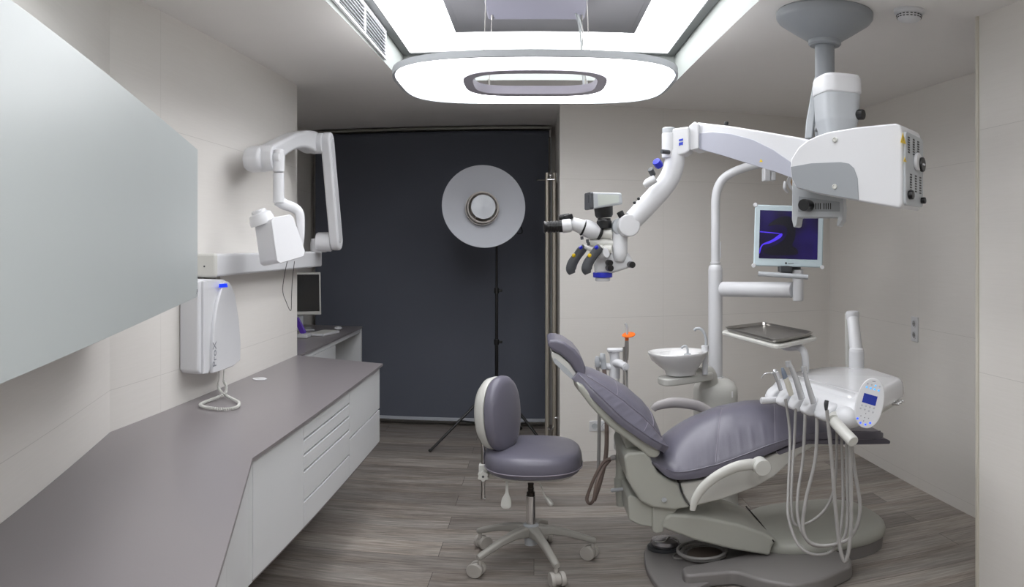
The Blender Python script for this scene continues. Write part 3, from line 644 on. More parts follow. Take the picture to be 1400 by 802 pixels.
b = M(); b.tube([P(965, 472, 4.22), P(965.5, 464, 4.22), P(963, 455, 4.22), P(958, 449.5, 4.22), P(952, 449, 4.22), P(949, 451.5, 4.22)], .0085, 12); b.done('cup_filler_tap', LGREY, t)
# monitor arm
b = M(); a1 = P(988, 395, 4.40); a2 = P(1085, 396, 4.12)
b.cyl(a1, a2, .044, 28, .006); b.done('monitor_arm', WHITE, t)
b = M(); b.cyl(P(1091, 411, 4.10), P(1091, 368, 4.10), .030, 24, .006); b.done('arm_end', WHITE, t)

# operating lamp
t = thing('operating_lamp', 'small white dental operating lamp head partly hidden behind the microscope', 'operating lamp', P(1080, 245, 4.3))
b = M(); q = P(1048, 240, 4.42); b.box(q.x-.022, q.x+.018, q.y-.03, q.y+.03, q.z-.035, q.z+.045, .008); b.box(q.x+.022, q.x+.05, q.y-.03, q.y+.03, q.z-.03, q.z+.04, .006); b.cyl(q+V((-.02, -.01, .065)), q+V((.12, -.02, .09)), .022, 16, .004); b.done('joint_block', WHITE, t)
b = M(); b.tube([P(1052, 232, 4.42), P(1075, 228, 4.35), P(1100, 238, 4.30)], [.018, .02, .02], 12); b.done('lamp_arm', WHITE, t)
lm = frame(P(1093, 252, 4.28), (-.55, -.45, -.65))
b = M(); b.lathe([(0, -.05), (.04, -.048), (.07, -.02), (.078, .0), (.074, .006), (.06, .0), (0, -.005)], lm, 32); b.done('lamp_head', WHITE, t)
b = M(); b.lathe([(0, .0), (.055, .0), (.05, .004), (0, .006)], lm, 32); b.done('reflector', mat('amber_reflector', (190, 160, 130), .2, metal=.6), t)
b = M(); b.tube([P(1077, 262, 4.24), P(1073, 257, 4.2), P(1074, 248, 4.2)], .010, 10); b.done('handle', WHITE, t)

# monitor on the arm
t = thing('monitor', 'square pale framed monitor with dark blue screen on the spittoon column arm', 'monitor', P(1080, 370, 4.06))
mc = P(1078.5, 322.5, 4.05); av = -.20
mm = Matrix.Translation(mc) @ Matrix.Rotation(R(-14), 4, 'Z') @ Matrix.Rotation(R(-1.8), 4, 'Y').inverted() @ Matrix.Rotation(R(-3), 4, 'X')
mm = Matrix.Translation(mc) @ Matrix.Rotation(R(-16), 4, 'Z') @ Matrix.Rotation(R(1.6), 4, 'Y') @ Matrix.Rotation(R(-3), 4, 'X')
W2, H2 = .187, .166
b = M(); b.box(-W2, W2, 0, .03, -H2, H2, .008, mm); b.box(-W2+.03, W2-.03, .03, .06, -H2+.03, H2-.03, .01, mm); fr = b.done('housing', mat('monitor_frame', (196, 212, 218), .35), t)
scr = mat('endoscope_screen', (12, 10, 30), .15)
nt = scr.node_tree; bs = nt.nodes['Principled BSDF']
tc = nt.nodes.new('ShaderNodeTexCoord'); vn = nt.nodes.new('ShaderNodeTexNoise'); vn.inputs['Scale'].default_value = 6; vn.inputs['Detail'].default_value = 1
nt.links.new(tc.outputs['Object'], vn.inputs['Vector']); cr = nt.nodes.new('ShaderNodeValToRGB'); nt.links.new(vn.outputs['Fac'], cr.inputs[0])
cr.color_ramp.elements[0].position = .42; cr.color_ramp.elements[0].color = lin((34, 26, 62))+(1,); cr.color_ramp.elements[1].position = .58; cr.color_ramp.elements[1].color = lin((42, 30, 104))+(1,)
nt.links.new(cr.outputs[0], bs.inputs['Emission Color']); bs.inputs['Emission Strength'].default_value = .45
b = M(); b.box(-W2+.028, W2-.030, -.002, .002, -H2+.042, H2-.030, .0, mm); so = b.done('screen', scr, t)
glow = mat('screen_glow', (60, 40, 190), .2, emit=(84, 60, 225), es=.55); dk = mat('screen_dark', (22, 22, 30), .2, emit=(24, 22, 34), es=.3)  # bright and dark tones of the screen picture
sm = mm @ Matrix(((1, 0, 0, 0), (0, 0, -1, -.0022), (0, 1, 0, 0), (0, 0, 0, 1)))
b = M(); b.prism(catmull([(-.10, .07), (-.05, .10), (.0, .105), (.03, .07), (.035, .0), (.02, -.05), (.045, -.07), (.04, -.10), (-.10, -.105), (-.135, -.08), (-.07, -.05), (-.03, -.02), (-.01, .02), (-.02, .05), (-.06, .06), (-.11, .05)], 4, True), sm, 0, .0006); b.done('dark_picture_area', dk, so)
b = M(); b.prism(catmull([(-.155, -.10), (-.14, -.055), (-.10, -.042), (-.05, -.015), (-.035, .005), (-.045, .012), (-.09, -.022), (-.125, -.038), (-.145, -.05), (-.156, -.075)], 4, True), sm, .0008, .0014); b.done('glowing_picture_line', glow, so)
b = M(); b.prism([(-.156, .022), (-.05, .014), (-.045, .010), (-.156, .016)], sm, .0008, .0014); b.done('glowing_picture_line', glow, so)
for sx_, sz_ in ((-1, 1), (-1, -1), (1, -1), (1, 1)):
    b = M(); c = mm @ V((sx_*(W2-.002), -.004, sz_*(H2-.002))); b.cyl(c, mm @ V((sx_*(W2-.002), .034, sz_*(H2-.002))), .012, 20, .003); b.done('corner_bumper', GLOSSW, t)
b = M(); b.cyl(mm @ V((-.012, -.001, -H2+.019)), mm @ V((-.012, .001, -H2+.019)), .006, 16); b.done('emblem', DGREY, fr)
tm = mm @ Matrix(((1, 0, 0, .014), (0, 0, -1, -.001), (0, 1, 0, -H2+.019), (0, 0, 0, 1)))
text('neovo', 'lettering', tm, .012, DGREY, fr, .0003)
b = M(); q = P(1079, 372, 4.04); b.box(q.x-.05, q.x+.02, q.y, q.y+.05, q.z-.0, q.z+.035, .006); b.done('tilt_joint', DGREY, t); b = M(); b.box(mc.x-.02, P(1091, 380, 4.10).x+.03, mc.y+.06, mc.y+.10, mc.z-.22, mc.z-.03, .008); b.done('tilt_bracket', DGREY, t)
b = M(); b.tube([P(1037, 374, 3.98), P(1105, 378.5, 3.96)], .013, 14, smooth=False); b.done('handle_bar', LGREY, t)

# tray
ZT = 1.165
tq = [PZ(984, 451, ZT), PZ(1062, 471.5, ZT), PZ(1120, 459, ZT), PZ(1043, 443.5, ZT)]
ctr = sum(tq, V())/4
def quadpts(sc): return [((ctr+(p-ctr)*sc).x, (ctr+(p-ctr)*sc).y) for p in tq]
def roundpoly(pts, r, k=6):
    o = []; n = len(pts)
    for i in range(n):
        p = V((*pts[i], 0)); a = V((*pts[i-1], 0)); c = V((*pts[(i+1) % n], 0)); u = (a-p).normalized()*r; v = (c-p).normalized()*r
        for j in range(k+1):
            s_ = j/k; q = (p+u)*(1-s_)**2+p*2*s_*(1-s_)+(p+v)*s_**2; o.append((q.x, q.y))
    return o
t = thing('tray_holder', 'white flat tray table on a bent arm above the delivery unit', 'tray table', (ctr.x, ctr.y, ZT-.03))
b = M(); b.prism(roundpoly(quadpts(1.0), .05), Matrix.Identity(4), ZT-.022, ZT-.003, .006); b.done('tray_support', CHW, t)
b = M(); u1 = P(1062, 474, 3.62); b.tube([V((ctr.x, ctr.y, ZT-.034)), P(1075, 474.5, 3.6), P(1090, 474.5, 3.5), P(1098, 479, 3.46), P(1101, 490, 3.45), P(1101.5, 510, 3.45)], [.016, .016, .016, .0165, .0165, .0165], 14, k=8); b.done('support_arm', WHITE, t)
t2 = thing('steel_tray', 'rectangular stainless steel instrument tray lying on the white tray holder', 'tray', (ctr.x, ctr.y, ZT))
def rp(sc, z, r): return [(x, y, z) for x, y in roundpoly(quadpts(sc), r)]
b = M(); b.loft([rp(.86, ZT-.002, .05), rp(.89, ZT+.002, .05), rp(.905, ZT+.016, .05), rp(.93, ZT+.0185, .05), rp(.93, ZT+.0155, .05), rp(.905, ZT+.019, .05), rp(.885, ZT+.006, .05), rp(.84, ZT+.0015, .045), rp(.1, ZT+.001, .01)]); b.done('tray_dish', STEEL, t2)

# ------------------------------------------------------------------ dental chair
YN, YF, YC = 3.24, 3.76, 3.50
SHADE = LEATH
t = thing('dental_chair', 'reclined dental chair with grey violet upholstery on a putty coloured base', 'dental chair', (1.0, 3.5, 0))
def interp(tab, x):
    if x <= tab[0][0]: return tab[0][1]
    for (a, fa), (c, fc_) in zip(tab, tab[1:]):
        if x <= c: return fa+(fc_-fa)*(x-a)/(c-a)
    return tab[-1][1]
def tabof(px, Y):
    return sorted((PY(x, y, Y).x, PY(x, y, Y).z) for x, y in px)
edge = tabof([(893, 627), (905, 640), (925, 647), (957, 641), (990, 632), (1022, 620), (1055, 607), (1081, 599), (1104, 593), (1140, 590), (1180, 590), (1217, 593)], YN)
low = tabof([(893, 633), (905, 650), (925, 658), (957, 655), (990, 645), (1022, 634), (1055, 620), (1081, 608), (1104, 602), (1140, 601), (1180, 602), (1215, 603)], YN)
crest = tabof([(897, 606), (908, 589), (925, 576), (941, 566), (977, 551), (1016, 543.5), (1049, 543), (1078, 549), (1104, 560), (1140, 570), (1197, 580), (1222, 591)], 3.60)
b = M(); rings = []; NS = 150; XA, XB = edge[0][0], edge[-1][0]
def sm5(tab, x): return sum(interp(tab, x+d) for d in (-.03, -.015, 0, .015, .03))/5
def seatpt(x, v, lift=0):
    ze, zcr = sm5(edge, x), sm5(crest, x); cr_ = max(zcr-ze, .004)
    hw = .26*min(1, (1-max(0, (x-(XB-.16))/.20)**2*.45)) * (1-.12*max(0, 1-(x-XA)/.08)**2)
    m_ = max(0, 1-((abs(v)-.86)/.2)**2) if .62 < abs(v) < .995 else 0
    m_ *= min(1, max(0, (x-XA-.06)/.08))*min(1, max(0, (1.30-x)/.25))
    ph = x*2*pi/.052+1.7*sin(x*9)+abs(v)*2
    lift += .0026*m_*(max(0, sin(ph))**2)
    for x0_, dx_ in ((.80, .10), (1.08, .08), (1.36, .02)): lift -= .0035*math.exp(-((x-x0_-dx_*(1-abs(v)))/.010)**2)
    return V((x, YC+hw*v, ze+cr_*(1-abs(v)**2.4)+lift))
for i in range(NS+1):
    x = XA+(XB-XA)*i/NS; r = []
    zl = sm5(low, x); ends = min(1, (i+.5)/6.0, (NS-i+.5)/5); 
    for j in range(51): 
        v = -1+2*j/50; p = seatpt(x, v); r.append(V((p.x, p.y, zl+(p.z-zl)*(.6+.4*ends))))
    p1, p0_ = seatpt(x, 1), seatpt(x, -1)
    for v, f_ in ((1.008, .55), (.99, .1), (.93, 0), (.4, -.02), (-.4, -.02), (-.93, 0), (-.99, .1), (-1.008, .55)):
        p = seatpt(x, v if abs(v) <= 1 else math.copysign(1, v)); ze = interp(edge, x)
        r.append(V((x, YC+(p.y-YC)*abs(v)/max(abs(v) if abs(v) <= 1 else 1, .0001) if abs(v) > 1 else p.y, zl+(ze-zl)*max(f_, 0)*(.6+.4*ends))))
    rings.append(r)
b.loft(rings); seat = b.done('seat_cushion', LEATH, t, ang=50)
def seam(parent, pts, r=.0022, m=PIPE, nm='seam'):
    b = M(); b.tube(pts, r, 6, k=3); return b.done(nm, m, parent)
for s_ in (-1, 1): seam(seat, [seatpt(XA+(XB-XA)*i/40, s_*.999, .001) for i in range(2, 40)], .0034, LEATH, 'piping')
for x0, dx in ((.80, .10), (1.08, .08), (1.36, .02)):
    seam(seat, [seatpt(x0+dx*(1-abs(v)), v, .0005) for v in [-.97+.1*i for i in range(20)]], .0016)
# second layer of the leg rest
b = M(); pts = onplane([(1060, 617), (1100, 601), (1150, 600), (1213, 600), (1218, 603), (1217, 607), (1160, 608), (1105, 607), (1066, 622)], (0, YN+.03), 0)
b.prism(pts, plane_m((0, YN+.03), 0), -.46, 0, .006); b.done('leg_pad', LEATH, t)
# backrest cushion
bx0, bz0 = .209, 1.011; ax_ = V((.76, 0, -.65)); nn = V((.65, 0, .76))
def backpt(s, v, h=None, lift=0):
    he = interp([(0, 0), (.1, -.008), (.25, -.020), (.40, -.012), (.50, 0)], s)
    hc = interp([(-.03, .0), (.0, .022), (.05, .045), (.12, .065), (.227, .082), (.33, .078), (.40, .062), (.45, .035), (.50, .002)], s)
    w_ = interp([(-.03, .17), (0, .19), (.08, .235), (.2, .26), (.40, .27), (.47, .26), (.50, .24)], s)
    hh = he+(hc-he)*(1-abs(v)**2.2)-.007*math.exp(-((abs(v)-.66)/.05)**2)*(1 if .02 < s < .47 else 0)
    mk = max(0, 1-((abs(v)-.86)/.17)**2) if .70 < abs(v) < .995 else 0
    hh += .003*mk*max(0, sin((s+.12*abs(v))*2*pi/.05+1.5*sin(s*13)))**2*min(1, max(0, s-.02)/.06)
    if h is not None: hh = he+h
    return V((bx0, YC+w_*v, bz0))+ax_*s+nn*(hh+lift)
b = M(); rings = []
for i in range(121):
    s = -.02+.525*i/120; r = [backpt(s, -1+2*j/56) for j in range(57)]
    for v, h in ((1.01, -.015), (.99, -.032), (.9, -.036), (.3, -.036), (-.3, -.036), (-.9, -.036), (-.99, -.032), (-1.01, -.015)): r.append(backpt(s, v, h))
    rings.append(r)
b.loft(rings); back = b.done('backrest_cushion', LEATH, t, ang=60)
for s_ in (-1, 1): seam(back, [backpt(-.01+.51*i/30, s_*1.0, None, .001) for i in range(31)], .0034, LEATH, 'piping')
for s_ in (-1, 1): seam(back, [backpt(.01+.46*i/30, s_*.66, None, .003) for i in range(31)], .0014)
for s0 in (.20, .42): seam(back, [backpt(s0-.05*(1-abs(v)), v, None, .0006) for v in [-.66+.066*i for i in range(21)]], .0014)
seam(back, [backpt(.37-.03*(abs(v)-.66), -abs(v), None, .0006) for v in (.66, .75, .85, .97)], .0014)
b = M(); slab(b, [(788, 523), (797, 527), (815, 549), (852, 578), (889, 604), (902, 611), (903, 622), (896, 627), (886, 624), (873, 613), (858, 602), (832, 582), (806, 554), (791, 534)], (0, 3.265), 0, -.47, 0, .018); b.done('backrest_shell', PUTTY, t)
b = M(); slab(b, [(853, 596), (871, 606), (873, 622), (881, 640), (887, 652), (872, 655), (866, 640), (863, 622), (855, 610)], (0, 3.36), 0, -.28, 0, .008); b.done('backrest_hinge', PUTTY, t)
# headrest
b = M(); slab(b, [(749.5, 473), (749, 467.5), (753, 464.5), (761, 464.5), (772, 468), (786, 477.5), (796, 490), (801, 503), (800.5, 514), (796, 518), (789, 511), (778, 495), (765, 484), (755, 479)], (0, 3.365), 0, -.28, 0, .022, seg=5, ang=60); hr = b.done('headrest', LEATH, t, ang=60)
b = M(); slab(b, [(754, 480), (765, 485), (778, 496), (788, 510), (793, 519), (790, 526), (784, 520), (770, 506), (757, 494), (754, 488)], (0, 3.375), 0, -.26, 0, .006); b.done('headrest_shell', CHW, hr)
b = M(); slab(b, [(758, 489), (775, 503), (787, 517), (785, 521), (770, 508), (756, 494)], (0, 3.372), 0, -.01, .004, .002); b.done('headrest_link', LGREY, hr)
b = M(); slab(b, [(786, 518), (793, 520), (799, 530), (792, 536), (785, 526)], (0, 3.38), 0, -.22, 0, .004); b.done('headrest_bar', STEEL, t)
# frame under the seat
b = M(); slab(b, [(853, 625), (858, 619), (884, 617), (890, 627), (900, 646), (915, 655), (929, 661), (933, 676), (944, 694), (920, 697), (893, 694), (876, 686), (866, 671), (857, 655)], (0, 3.27), 0, -.44, 0, .022); b.done('seat_frame', PUTTY, t)
b = M(); slab(b, [(930, 660), (957, 656), (1016, 637), (1075, 613), (1100, 605), (1150, 602), (1150, 608), (1110, 612), (1092, 622), (1058, 652), (1035, 665), (990, 682), (945, 693), (935, 677)], (0, 3.275), 0, -.43, 0, .016); b.done('leg_carrier', CHW, t)
b = M(); b.tube(onp([(928, 659), (931, 672), (937, 684), (945, 693)]) if False else [PY(928, 660, 3.267), PY(931, 672, 3.267), PY(937, 684, 3.267), PY(945, 693, 3.267)], .0022, 6); b.done('frame_joint', DGREY, t)
q = PY(908, 683, 3.266); b = M(); b.lathe([(0, 0), (.012, 0), (.011, .004), (0, .005)], frame(q, (0, -1, 0)), 20); b.done('frame_screw', LGREY, t)
# lift
b = M(); slab(b, [(858, 680), (862, 676), (893, 690), (893, 721), (874, 718), (860, 711)], (0, 3.31), 0, -.38, 0, .014); b.done('hydraulic_cover', PUTTY, t)
b = M(); slab(b, [(892, 690), (916, 690), (929, 694), (922, 702), (910, 716), (907, 728), (898, 730), (892, 727)], (0, 3.30), 0, -.36, 0, .010); b.done('lift_joint', PUTTY, t)
b = M(); slab(b, [(905, 722), (908, 709), (917, 702), (960, 706), (1010, 716), (1045, 728), (1064, 739), (1057, 745), (1053, 760), (1000, 751), (951, 739)], (0, 3.285), 0, -.43, 0, .030, seg=5); b.done('lift_arm', PUTTY, t)
b = M(); bc2 = V((1.385, 3.565, 0))
def bd(w, d, z, sh=0): return [(bc2.x+x+sh, bc2.y+y, z) for x, y in superell(w, d, 2.7, 64)]
b.loft([bd(.70, .62, .07), bd(.72, .64, .078), bd(.722, .642, .10), bd(.708, .628, .125), bd(.66, .58, .143), bd(.52, .45, .158), bd(.36, .30, .165), bd(.02, .02, .168)]); b.done('base_cover', PUTTY, t, ang=60)
b = M(); b.loft([bd(.69, .61, 0), bd(.70, .62, .072)]); b.done('base_plinth', GREYB, t)
b = M(); b.tube([PZ(1058, 740, .165), PZ(1040, 715, .172), PZ(1020, 692, .18)], .0035, 8, up=(0, 0, 1)); b.done('cover_joint', RUBBER, t)
b = M(); b.prism(catmull([(.54, 3.62), (.62, 3.76), (.78, 3.80), (1.10, 3.80), (1.15, 3.50), (1.05, 3.30), (.90, 3.22), (.80, 3.19), (.72, 3.14), (.60, 3.04), (.545, 3.10), (.51, 3.36)], 4, True), Matrix.Identity(4), 0, .034, .012); b.done('base_plate', GREYB, t)
b = M(); b.prism(roundpoly([(.65, 3.27), (.645, 3.165), (.87, 3.165), (.96, 3.03), (1.06, 2.945), (1.20, 2.96), (1.38, 3.05), (1.42, 3.16), (1.34, 3.40), (1.12, 3.40), (.98, 3.35)], .035), Matrix.Identity(4), .0, .078, .016); b.done('base_ridge', GREYB, t)
# armrests
b = M(); Y = 3.10
ar = [(947, 697), (950, 684), (958, 670), (971, 657), (988, 646), (1008, 637.5), (1028, 634.5), (1041, 637)]
b.tube([PY(x, y, Y) for x, y in ar], [.010, .014, .0165, .018, .019, .020, .021, .016], 18, k=6, sx=1, sy=1.25, up=(0, 1, 0)); am = b.done('armrest', CHW, t)
q = PY(1044, 640, 3.055); b = M(); b.cyl(q, q+V((0, .075, 0)), .038, 32, .006); b.done('pivot_disc', CHW, am)
b = M(); b.cyl(q+V((0, .05, -.012)), q+V((0, .24, -.03)), .012, 20); b.done('pivot_axle', CHW, am)
b = M(); b.tube([PY(x, y, 3.86) for x, y in ((892.5, 560), (897, 555.5), (907, 552), (922, 550), (940, 551.5), (958, 556), (975, 566))], [.011, .015, .018, .019, .019, .018, .016], 16, sx=1, sy=1.5, up=(0, 1, 0)); b.done('armrest', mat('armrest_grey', (168, 164, 164), .4), t)

# foot control and its cable on the base plate
fp = PZ(909, 742, .06)
t = thing('foot_control', 'round silver foot pedal resting on the left end of the chair base', 'foot pedal', (fp.x, fp.y, .034))
b = M(); m = Matrix.Translation(V((fp.x, fp.y, .035))); b.lathe([(0, 0), (.085, 0), (.086, .010), (.078, .016), (0, .017)], m, 36); b.done('pedal_base', DGREY, t)
b = M(); m2 = Matrix.Translation(V((fp.x, fp.y, .052))) @ Matrix.Rotation(R(4), 4, 'Y'); b.lathe([(0, 0), (.068, 0), (.072, .012), (.066, .030), (.04, .042), (0, .046)], m2, 36); b.done('pedal_cap', mat('pedal_silver', (170, 168, 172), .25, metal=.7), t)
b = M(); b.tube([V((fp.x-.055, fp.y-.035, .088)), V((fp.x-.01, fp.y-.05, .092)), V((fp.x+.02, fp.y-.02, .102)), V((fp.x+.06, fp.y-.02, .085))], .004, 8); b.done('pedal_ridge', CHROME, t)
b = M(); b.tube([(fp.x+.07, fp.y-.02, .045), (fp.x+.12, fp.y-.05, .045), (fp.x+.10, fp.y-.14, .04), (fp.x+.03, fp.y-.17, .04), (fp.x+.02, fp.y-.12, .04), (fp.x+.10, fp.y-.06, .045), (fp.x+.22, fp.y-.02, .05)], .004, 8); b.done('pedal_cable', HGREY, t)
b = M(); c = PZ(960, 752, .075); b.tube([(c.x+.115*cos(2*pi*i/16), c.y+.115*sin(2*pi*i/16), .078) for i in range(16)], .0085, 10, closed=True, k=3); b.tube([(c.x+.105*cos(2*pi*i/16)+.006, c.y+.105*sin(2*pi*i/16), .062) for i in range(16)], .0085, 10, closed=True, k=3)
tag(b.done('coiled_hose', HGREY), 'grey hose coiled on the chair base beside the foot pedal', 'hose')
b = M(); b.cyl((c.x+.015, c.y+.01, .034), (c.x+.015, c.y+.01, .056), .085, 28, .004); tag(b.done('drain_box', mat('brown_cover', (96, 84, 76), .5)), 'low round brown cover under the coiled hose on the base', 'drain cover')

# ------------------------------------------------------------------ assistant's instruments behind the backrest
AR = 3.95
t = thing('assistant_instrument_arm', 'white holder arm for suction instruments standing behind the backrest', 'instrument holder', (PZ(850, 690, .2).x, 3.75, .15))
b = M(); b.tube([P(840, 517, AR), P(841, 500, AR), P(840, 485, AR), P(839.5, 480, AR)], [.030, .028, .026, .034], 18); b.done('holder_post', WHITE, t)
q = P(843, 478, AR); b = M(); b.prism(roundpoly([(q.x-.05, q.y-.03), (q.x+.04, q.y-.03), (q.x+.04, q.y+.03), (q.x-.05, q.y+.03)], .02), Matrix.Identity(4), q.z-.008, q.z+.008, .005); b.done('holder_top', WHITE, t)
b = M(); b.tube([P(841, 496, AR-.01), P(848, 497, AR-.05), P(855.5, 501.5, AR-.12)], [.022, .022, .02], 16); b.cyl(P(855.5, 501.5, AR-.12), P(856, 501.8, AR-.125), .012, 12); b.done('holder_branch', WHITE, t)
b = M(); b.tube([P(838, 502, AR), P(826, 500, AR), P(813.5, 498, AR)], [.019, .018, .015], 14); b.done('holder_branch', WHITE, t)
b = M(); b.tube([P(840, 515, AR), P(842, 545, 3.9), P(846, 580, 3.85), P(850, 625, 3.75)], [.026, .024, .024, .024], 14); b.done('swing_arm', CHW, t)
b = M(); b.tube([P(853, 611, 3.62), P(849, 622, 3.62), P(848, 640, 3.62), P(849, 655, 3.62)], [.026, .026, .022, .028], 16); b.cyl(P(849, 652, 3.62), P(849.5, 668, 3.62), .034, 20, .005); b.cyl(P(849.5, 667, 3.62), P(851, 690, 3.62), .03, 20); b.done('filter_body', PUTTY, t)
b = M(); b.cyl(P(836, 670, 3.55), P(862, 667, 3.50), .010, 12, .003); b.done('swing_handle', LGREY, t)
b = M(); b.cyl(P(842, 624.5, 3.58), P(835, 626, 3.58), .0125, 14); b.done('hose_connector', HGREY, t)
def inst(name, label, cat, base, parts):
    t = thing(name, label, cat, base, 'suction and syringe instruments in the assistant holder')
    for nm, pts, r, mt in parts:
        b = M(); b.tube(pts, r, 12); b.done(nm, mt, t)
    return t
inst('saliva_ejector', 'slim grey saliva ejector with white valve, leftmost in the assistant holder', 'suction handpiece', P(816, 500, AR-.03), [('valve', [P(816.5, 487, AR-.03), P(816.5, 494, AR-.03), P(817, 501, AR-.03)], [.009, .014, .011], LGREY), ('hose', [P(817, 500, AR-.03), P(819, 540, 3.93), P(819, 600, 3.9), P(818, 640, 3.88), P(816, 662, 3.88)], .009, HGREY)])
inst('suction_handpiece', 'thicker suction handpiece on a brown hose beside the saliva ejector', 'suction handpiece', P(825, 500, AR-.03), [('handle', [P(824.5, 483, AR-.03), P(823.5, 489, AR-.03), P(825, 495, AR-.03), P(826, 504, AR-.03)], [.012, .017, .014, .014], LGREY), ('hose', [P(826, 503, AR-.03), P(828.5, 540, 3.92), P(829.5, 590, 3.9), P(828, 625, 3.87), P(820, 660, 3.84), P(812, 684, 3.82)], .0115, HBROWN)])
tt = inst('air_water_syringe', 'metal syringe with a bent tip and orange disc, rightmost in the assistant holder', 'syringe', P(857, 500, AR-.08), [('nozzle', [P(857.5, 458, AR-.08), P(857.5, 449, AR-.08), P(856.5, 444.5, AR-.08), P(854.5, 442, AR-.08)], .0065, LGREY), ('body', [P(857, 463, AR-.08), P(857, 478, AR-.08), P(856.5, 492, AR-.08)], [.009, .011, .010], STEEL), ('hose', [P(856.5, 490, AR-.08), P(857, 515, AR-.08), P(858, 560, AR-.1), P(858, 600, AR-.15)], .006, HGREY), ('second_tube', [P(853, 474, AR-.07), P(853, 500, AR-.08), P(853.5, 540, AR-.1)], .006, STEEL)])
b = M(); mq = frame(P(859.5, 457.5, AR-.08), (-.12, -.25, 1)); b.lathe([(0, -.003), (.033, -.003), (.035, 0), (.033, .003), (0, .004)], mq, 28); b.cyl(P(857, 458, AR-.08), P(857, 465, AR-.08), .010, 14); b.done('splash_disc', ORANGE, tt)
b = M(); b.tube([P(836, 626, 3.58), P(826, 631, 3.58), P(815, 648, 3.57), P(805, 672, 3.56), P(802.5, 683, 3.55), P(807, 688, 3.53), P(812, 681, 3.50), P(816, 660, 3.50), P(824, 641, 3.54), P(834, 628.5, 3.6)], .0082, 12); tag(b.done('looped_hose', HBROWN), 'pair of brown suction hoses looping beside the stool seat', 'hose')
b = M(); rr = random.Random(3); q = P(846, 606, 3.72)
rings = [[q+V(((.018+.006*rr.random())*cos(2*pi*j/14)*f, (.018+.006*rr.random())*sin(2*pi*j/14)*f, z)) for j in range(14)] for f, z in ((.3, -.035), (1, -.03), (1.25, -.01), (1.1, .012), (1.2, .03), (.2, .036))]
b.loft(rings); tag(b.done('paper_bag', PAPER), 'crumpled white paper bag tucked behind the backrest hinge', 'paper bag')
# wall outlets
t = thing('wall_outlet', 'white wall outlet with a plugged cable low on the pale wall behind the backrest', 'power outlet', PY(816, 580, 5.40))
q = PY(819, 580, 5.43); yw = 5.36+(q.x-.185)*.116; b = M(); b.box(q.x-.075, q.x+.075, yw-.012, yw-.0005, q.z-.04, q.z+.04, .004); b.done('cover_plate', WHITE, t)
for s_ in (-1, 1):
    b = M(); mq = frame((q.x+.036*s_, yw-.0122, q.z), (0, -1, 0)); b.lathe([(.022, 0), (.022, .002), (.019, .002), (.018, -.006), (0, -.006), (0, -.008), (.022, -.004)], mq, 24); b.done('socket', LGREY, t)
b = M(); b.cyl((q.x+.036, yw-.012, q.z), (q.x+.036, yw-.05, q.z), .018, 16, .003); b.done('plug', WHITE, t)
t = thing('wall_outlet', 'vertical double wall outlet on the right wall', 'power outlet', PX(1251, 450, XR-.005))
q = PX(1250.5, 450, XR-.006); b = M(); b.box(XR-.010, XR-.0005, q.y-.042, q.y+.042, q.z-.08, q.z+.08, .003); b.done('cover_plate', WHITE, t)
for s_ in (-1, 1):
    b = M(); mq = frame((XR-.011, q.y, q.z+.037*s_), (-1, 0, 0)); b.lathe([(.028, 0), (.028, .003), (.024, .003), (.022, .0008), (0, .0008), (0, 0)], mq, 28)
    sk = b.done('socket', WHITE, t); b = M(); b.lathe([(0, .0012), (.019, .0012), (.019, .0016), (0, .0016)], mq, 24); sk2 = b.done('socket_recess_shade', mat('socket_shadow', (150, 150, 150), .5), sk)  # flat grey disc carries the shade of the socket recess in its colour
    for s2 in (-1, 1):
        b = M(); b.cyl((XR-.013, q.y+.009*s2, q.z+.037*s_), (XR-.0145, q.y+.009*s2, q.z+.037*s_), .003, 10); b.done('contact_hole', BLACK, sk)
# ------------------------------------------------------------------ delivery unit over the legs of the chair
DU = [(1.09, 3.20), (1.20, 2.64), (1.31, 2.66), (1.585, 2.93), (1.575, 3.30), (1.40, 3.40), (1.22, 3.34)]
dcx, dcy = sum(p[0] for p in DU)/7, sum(p[1] for p in DU)/7
t = thing('delivery_unit', 'white dental instrument delivery unit hanging over the leg end of the chair', 'delivery unit', (dcx, dcy, .90))
def dr(sc, z, r=.05, sh=0): return [(x, y, z) for x, y in roundpoly([(dcx+(p[0]-dcx)*sc+sh, dcy+(p[1]-dcy)*sc) for p in DU], r*sc*sc)]
b = M(); b.loft([dr(.80, .885, .05), dr(.90, .892, .05), dr(.955, .91), dr(.975, .925)]); b.done('underside', CHW, t)
b = M(); b.loft([dr(.985, .924), dr(1.0, .935), dr(1.0, .962), dr(.985, .985), dr(.95, .999), dr(.88, 1.006), dr(.5, 1.012), dr(.02, 1.013)]); tb = b.done('top_cover', GLOSSW, t, ang=50)
A_, B_ = V((1.09, 3.20, 0)), V((1.20, 2.64, 0)); uu = (B_-A_).normalized(); ww = V((uu.y, -uu.x, 0)); ww = ww if ww.x < 0 else -ww
fm = Matrix((uu, ww, V((0, 0, 1)))).transposed().to_4x4(); fm.translation = A_
ln = (B_-A_).length
b = M()   # sloping front apron
prof = [(-.07, 1.004), (-.02, .996), (.02, .975), (.045, .94), (.040, .905), (.0, .892), (-.07, .90)]
prof = catmull(prof, 3, True)
rings = []
for s_, sc in ((-.035, .55), (-.02, .85), (.0, .97), (.05, 1), (ln*.5, 1), (ln-.05, 1), (ln+.0, 1), (ln+.03, .85), (ln+.05, .45)):
    rings.append([fm @ V((s_, -.01+(w_+.01)*sc, .945+(z-.945)*sc)) for w_, z in prof])
b.loft(rings); b.done('front_apron', WHITE, t, ang=50)
lob = []
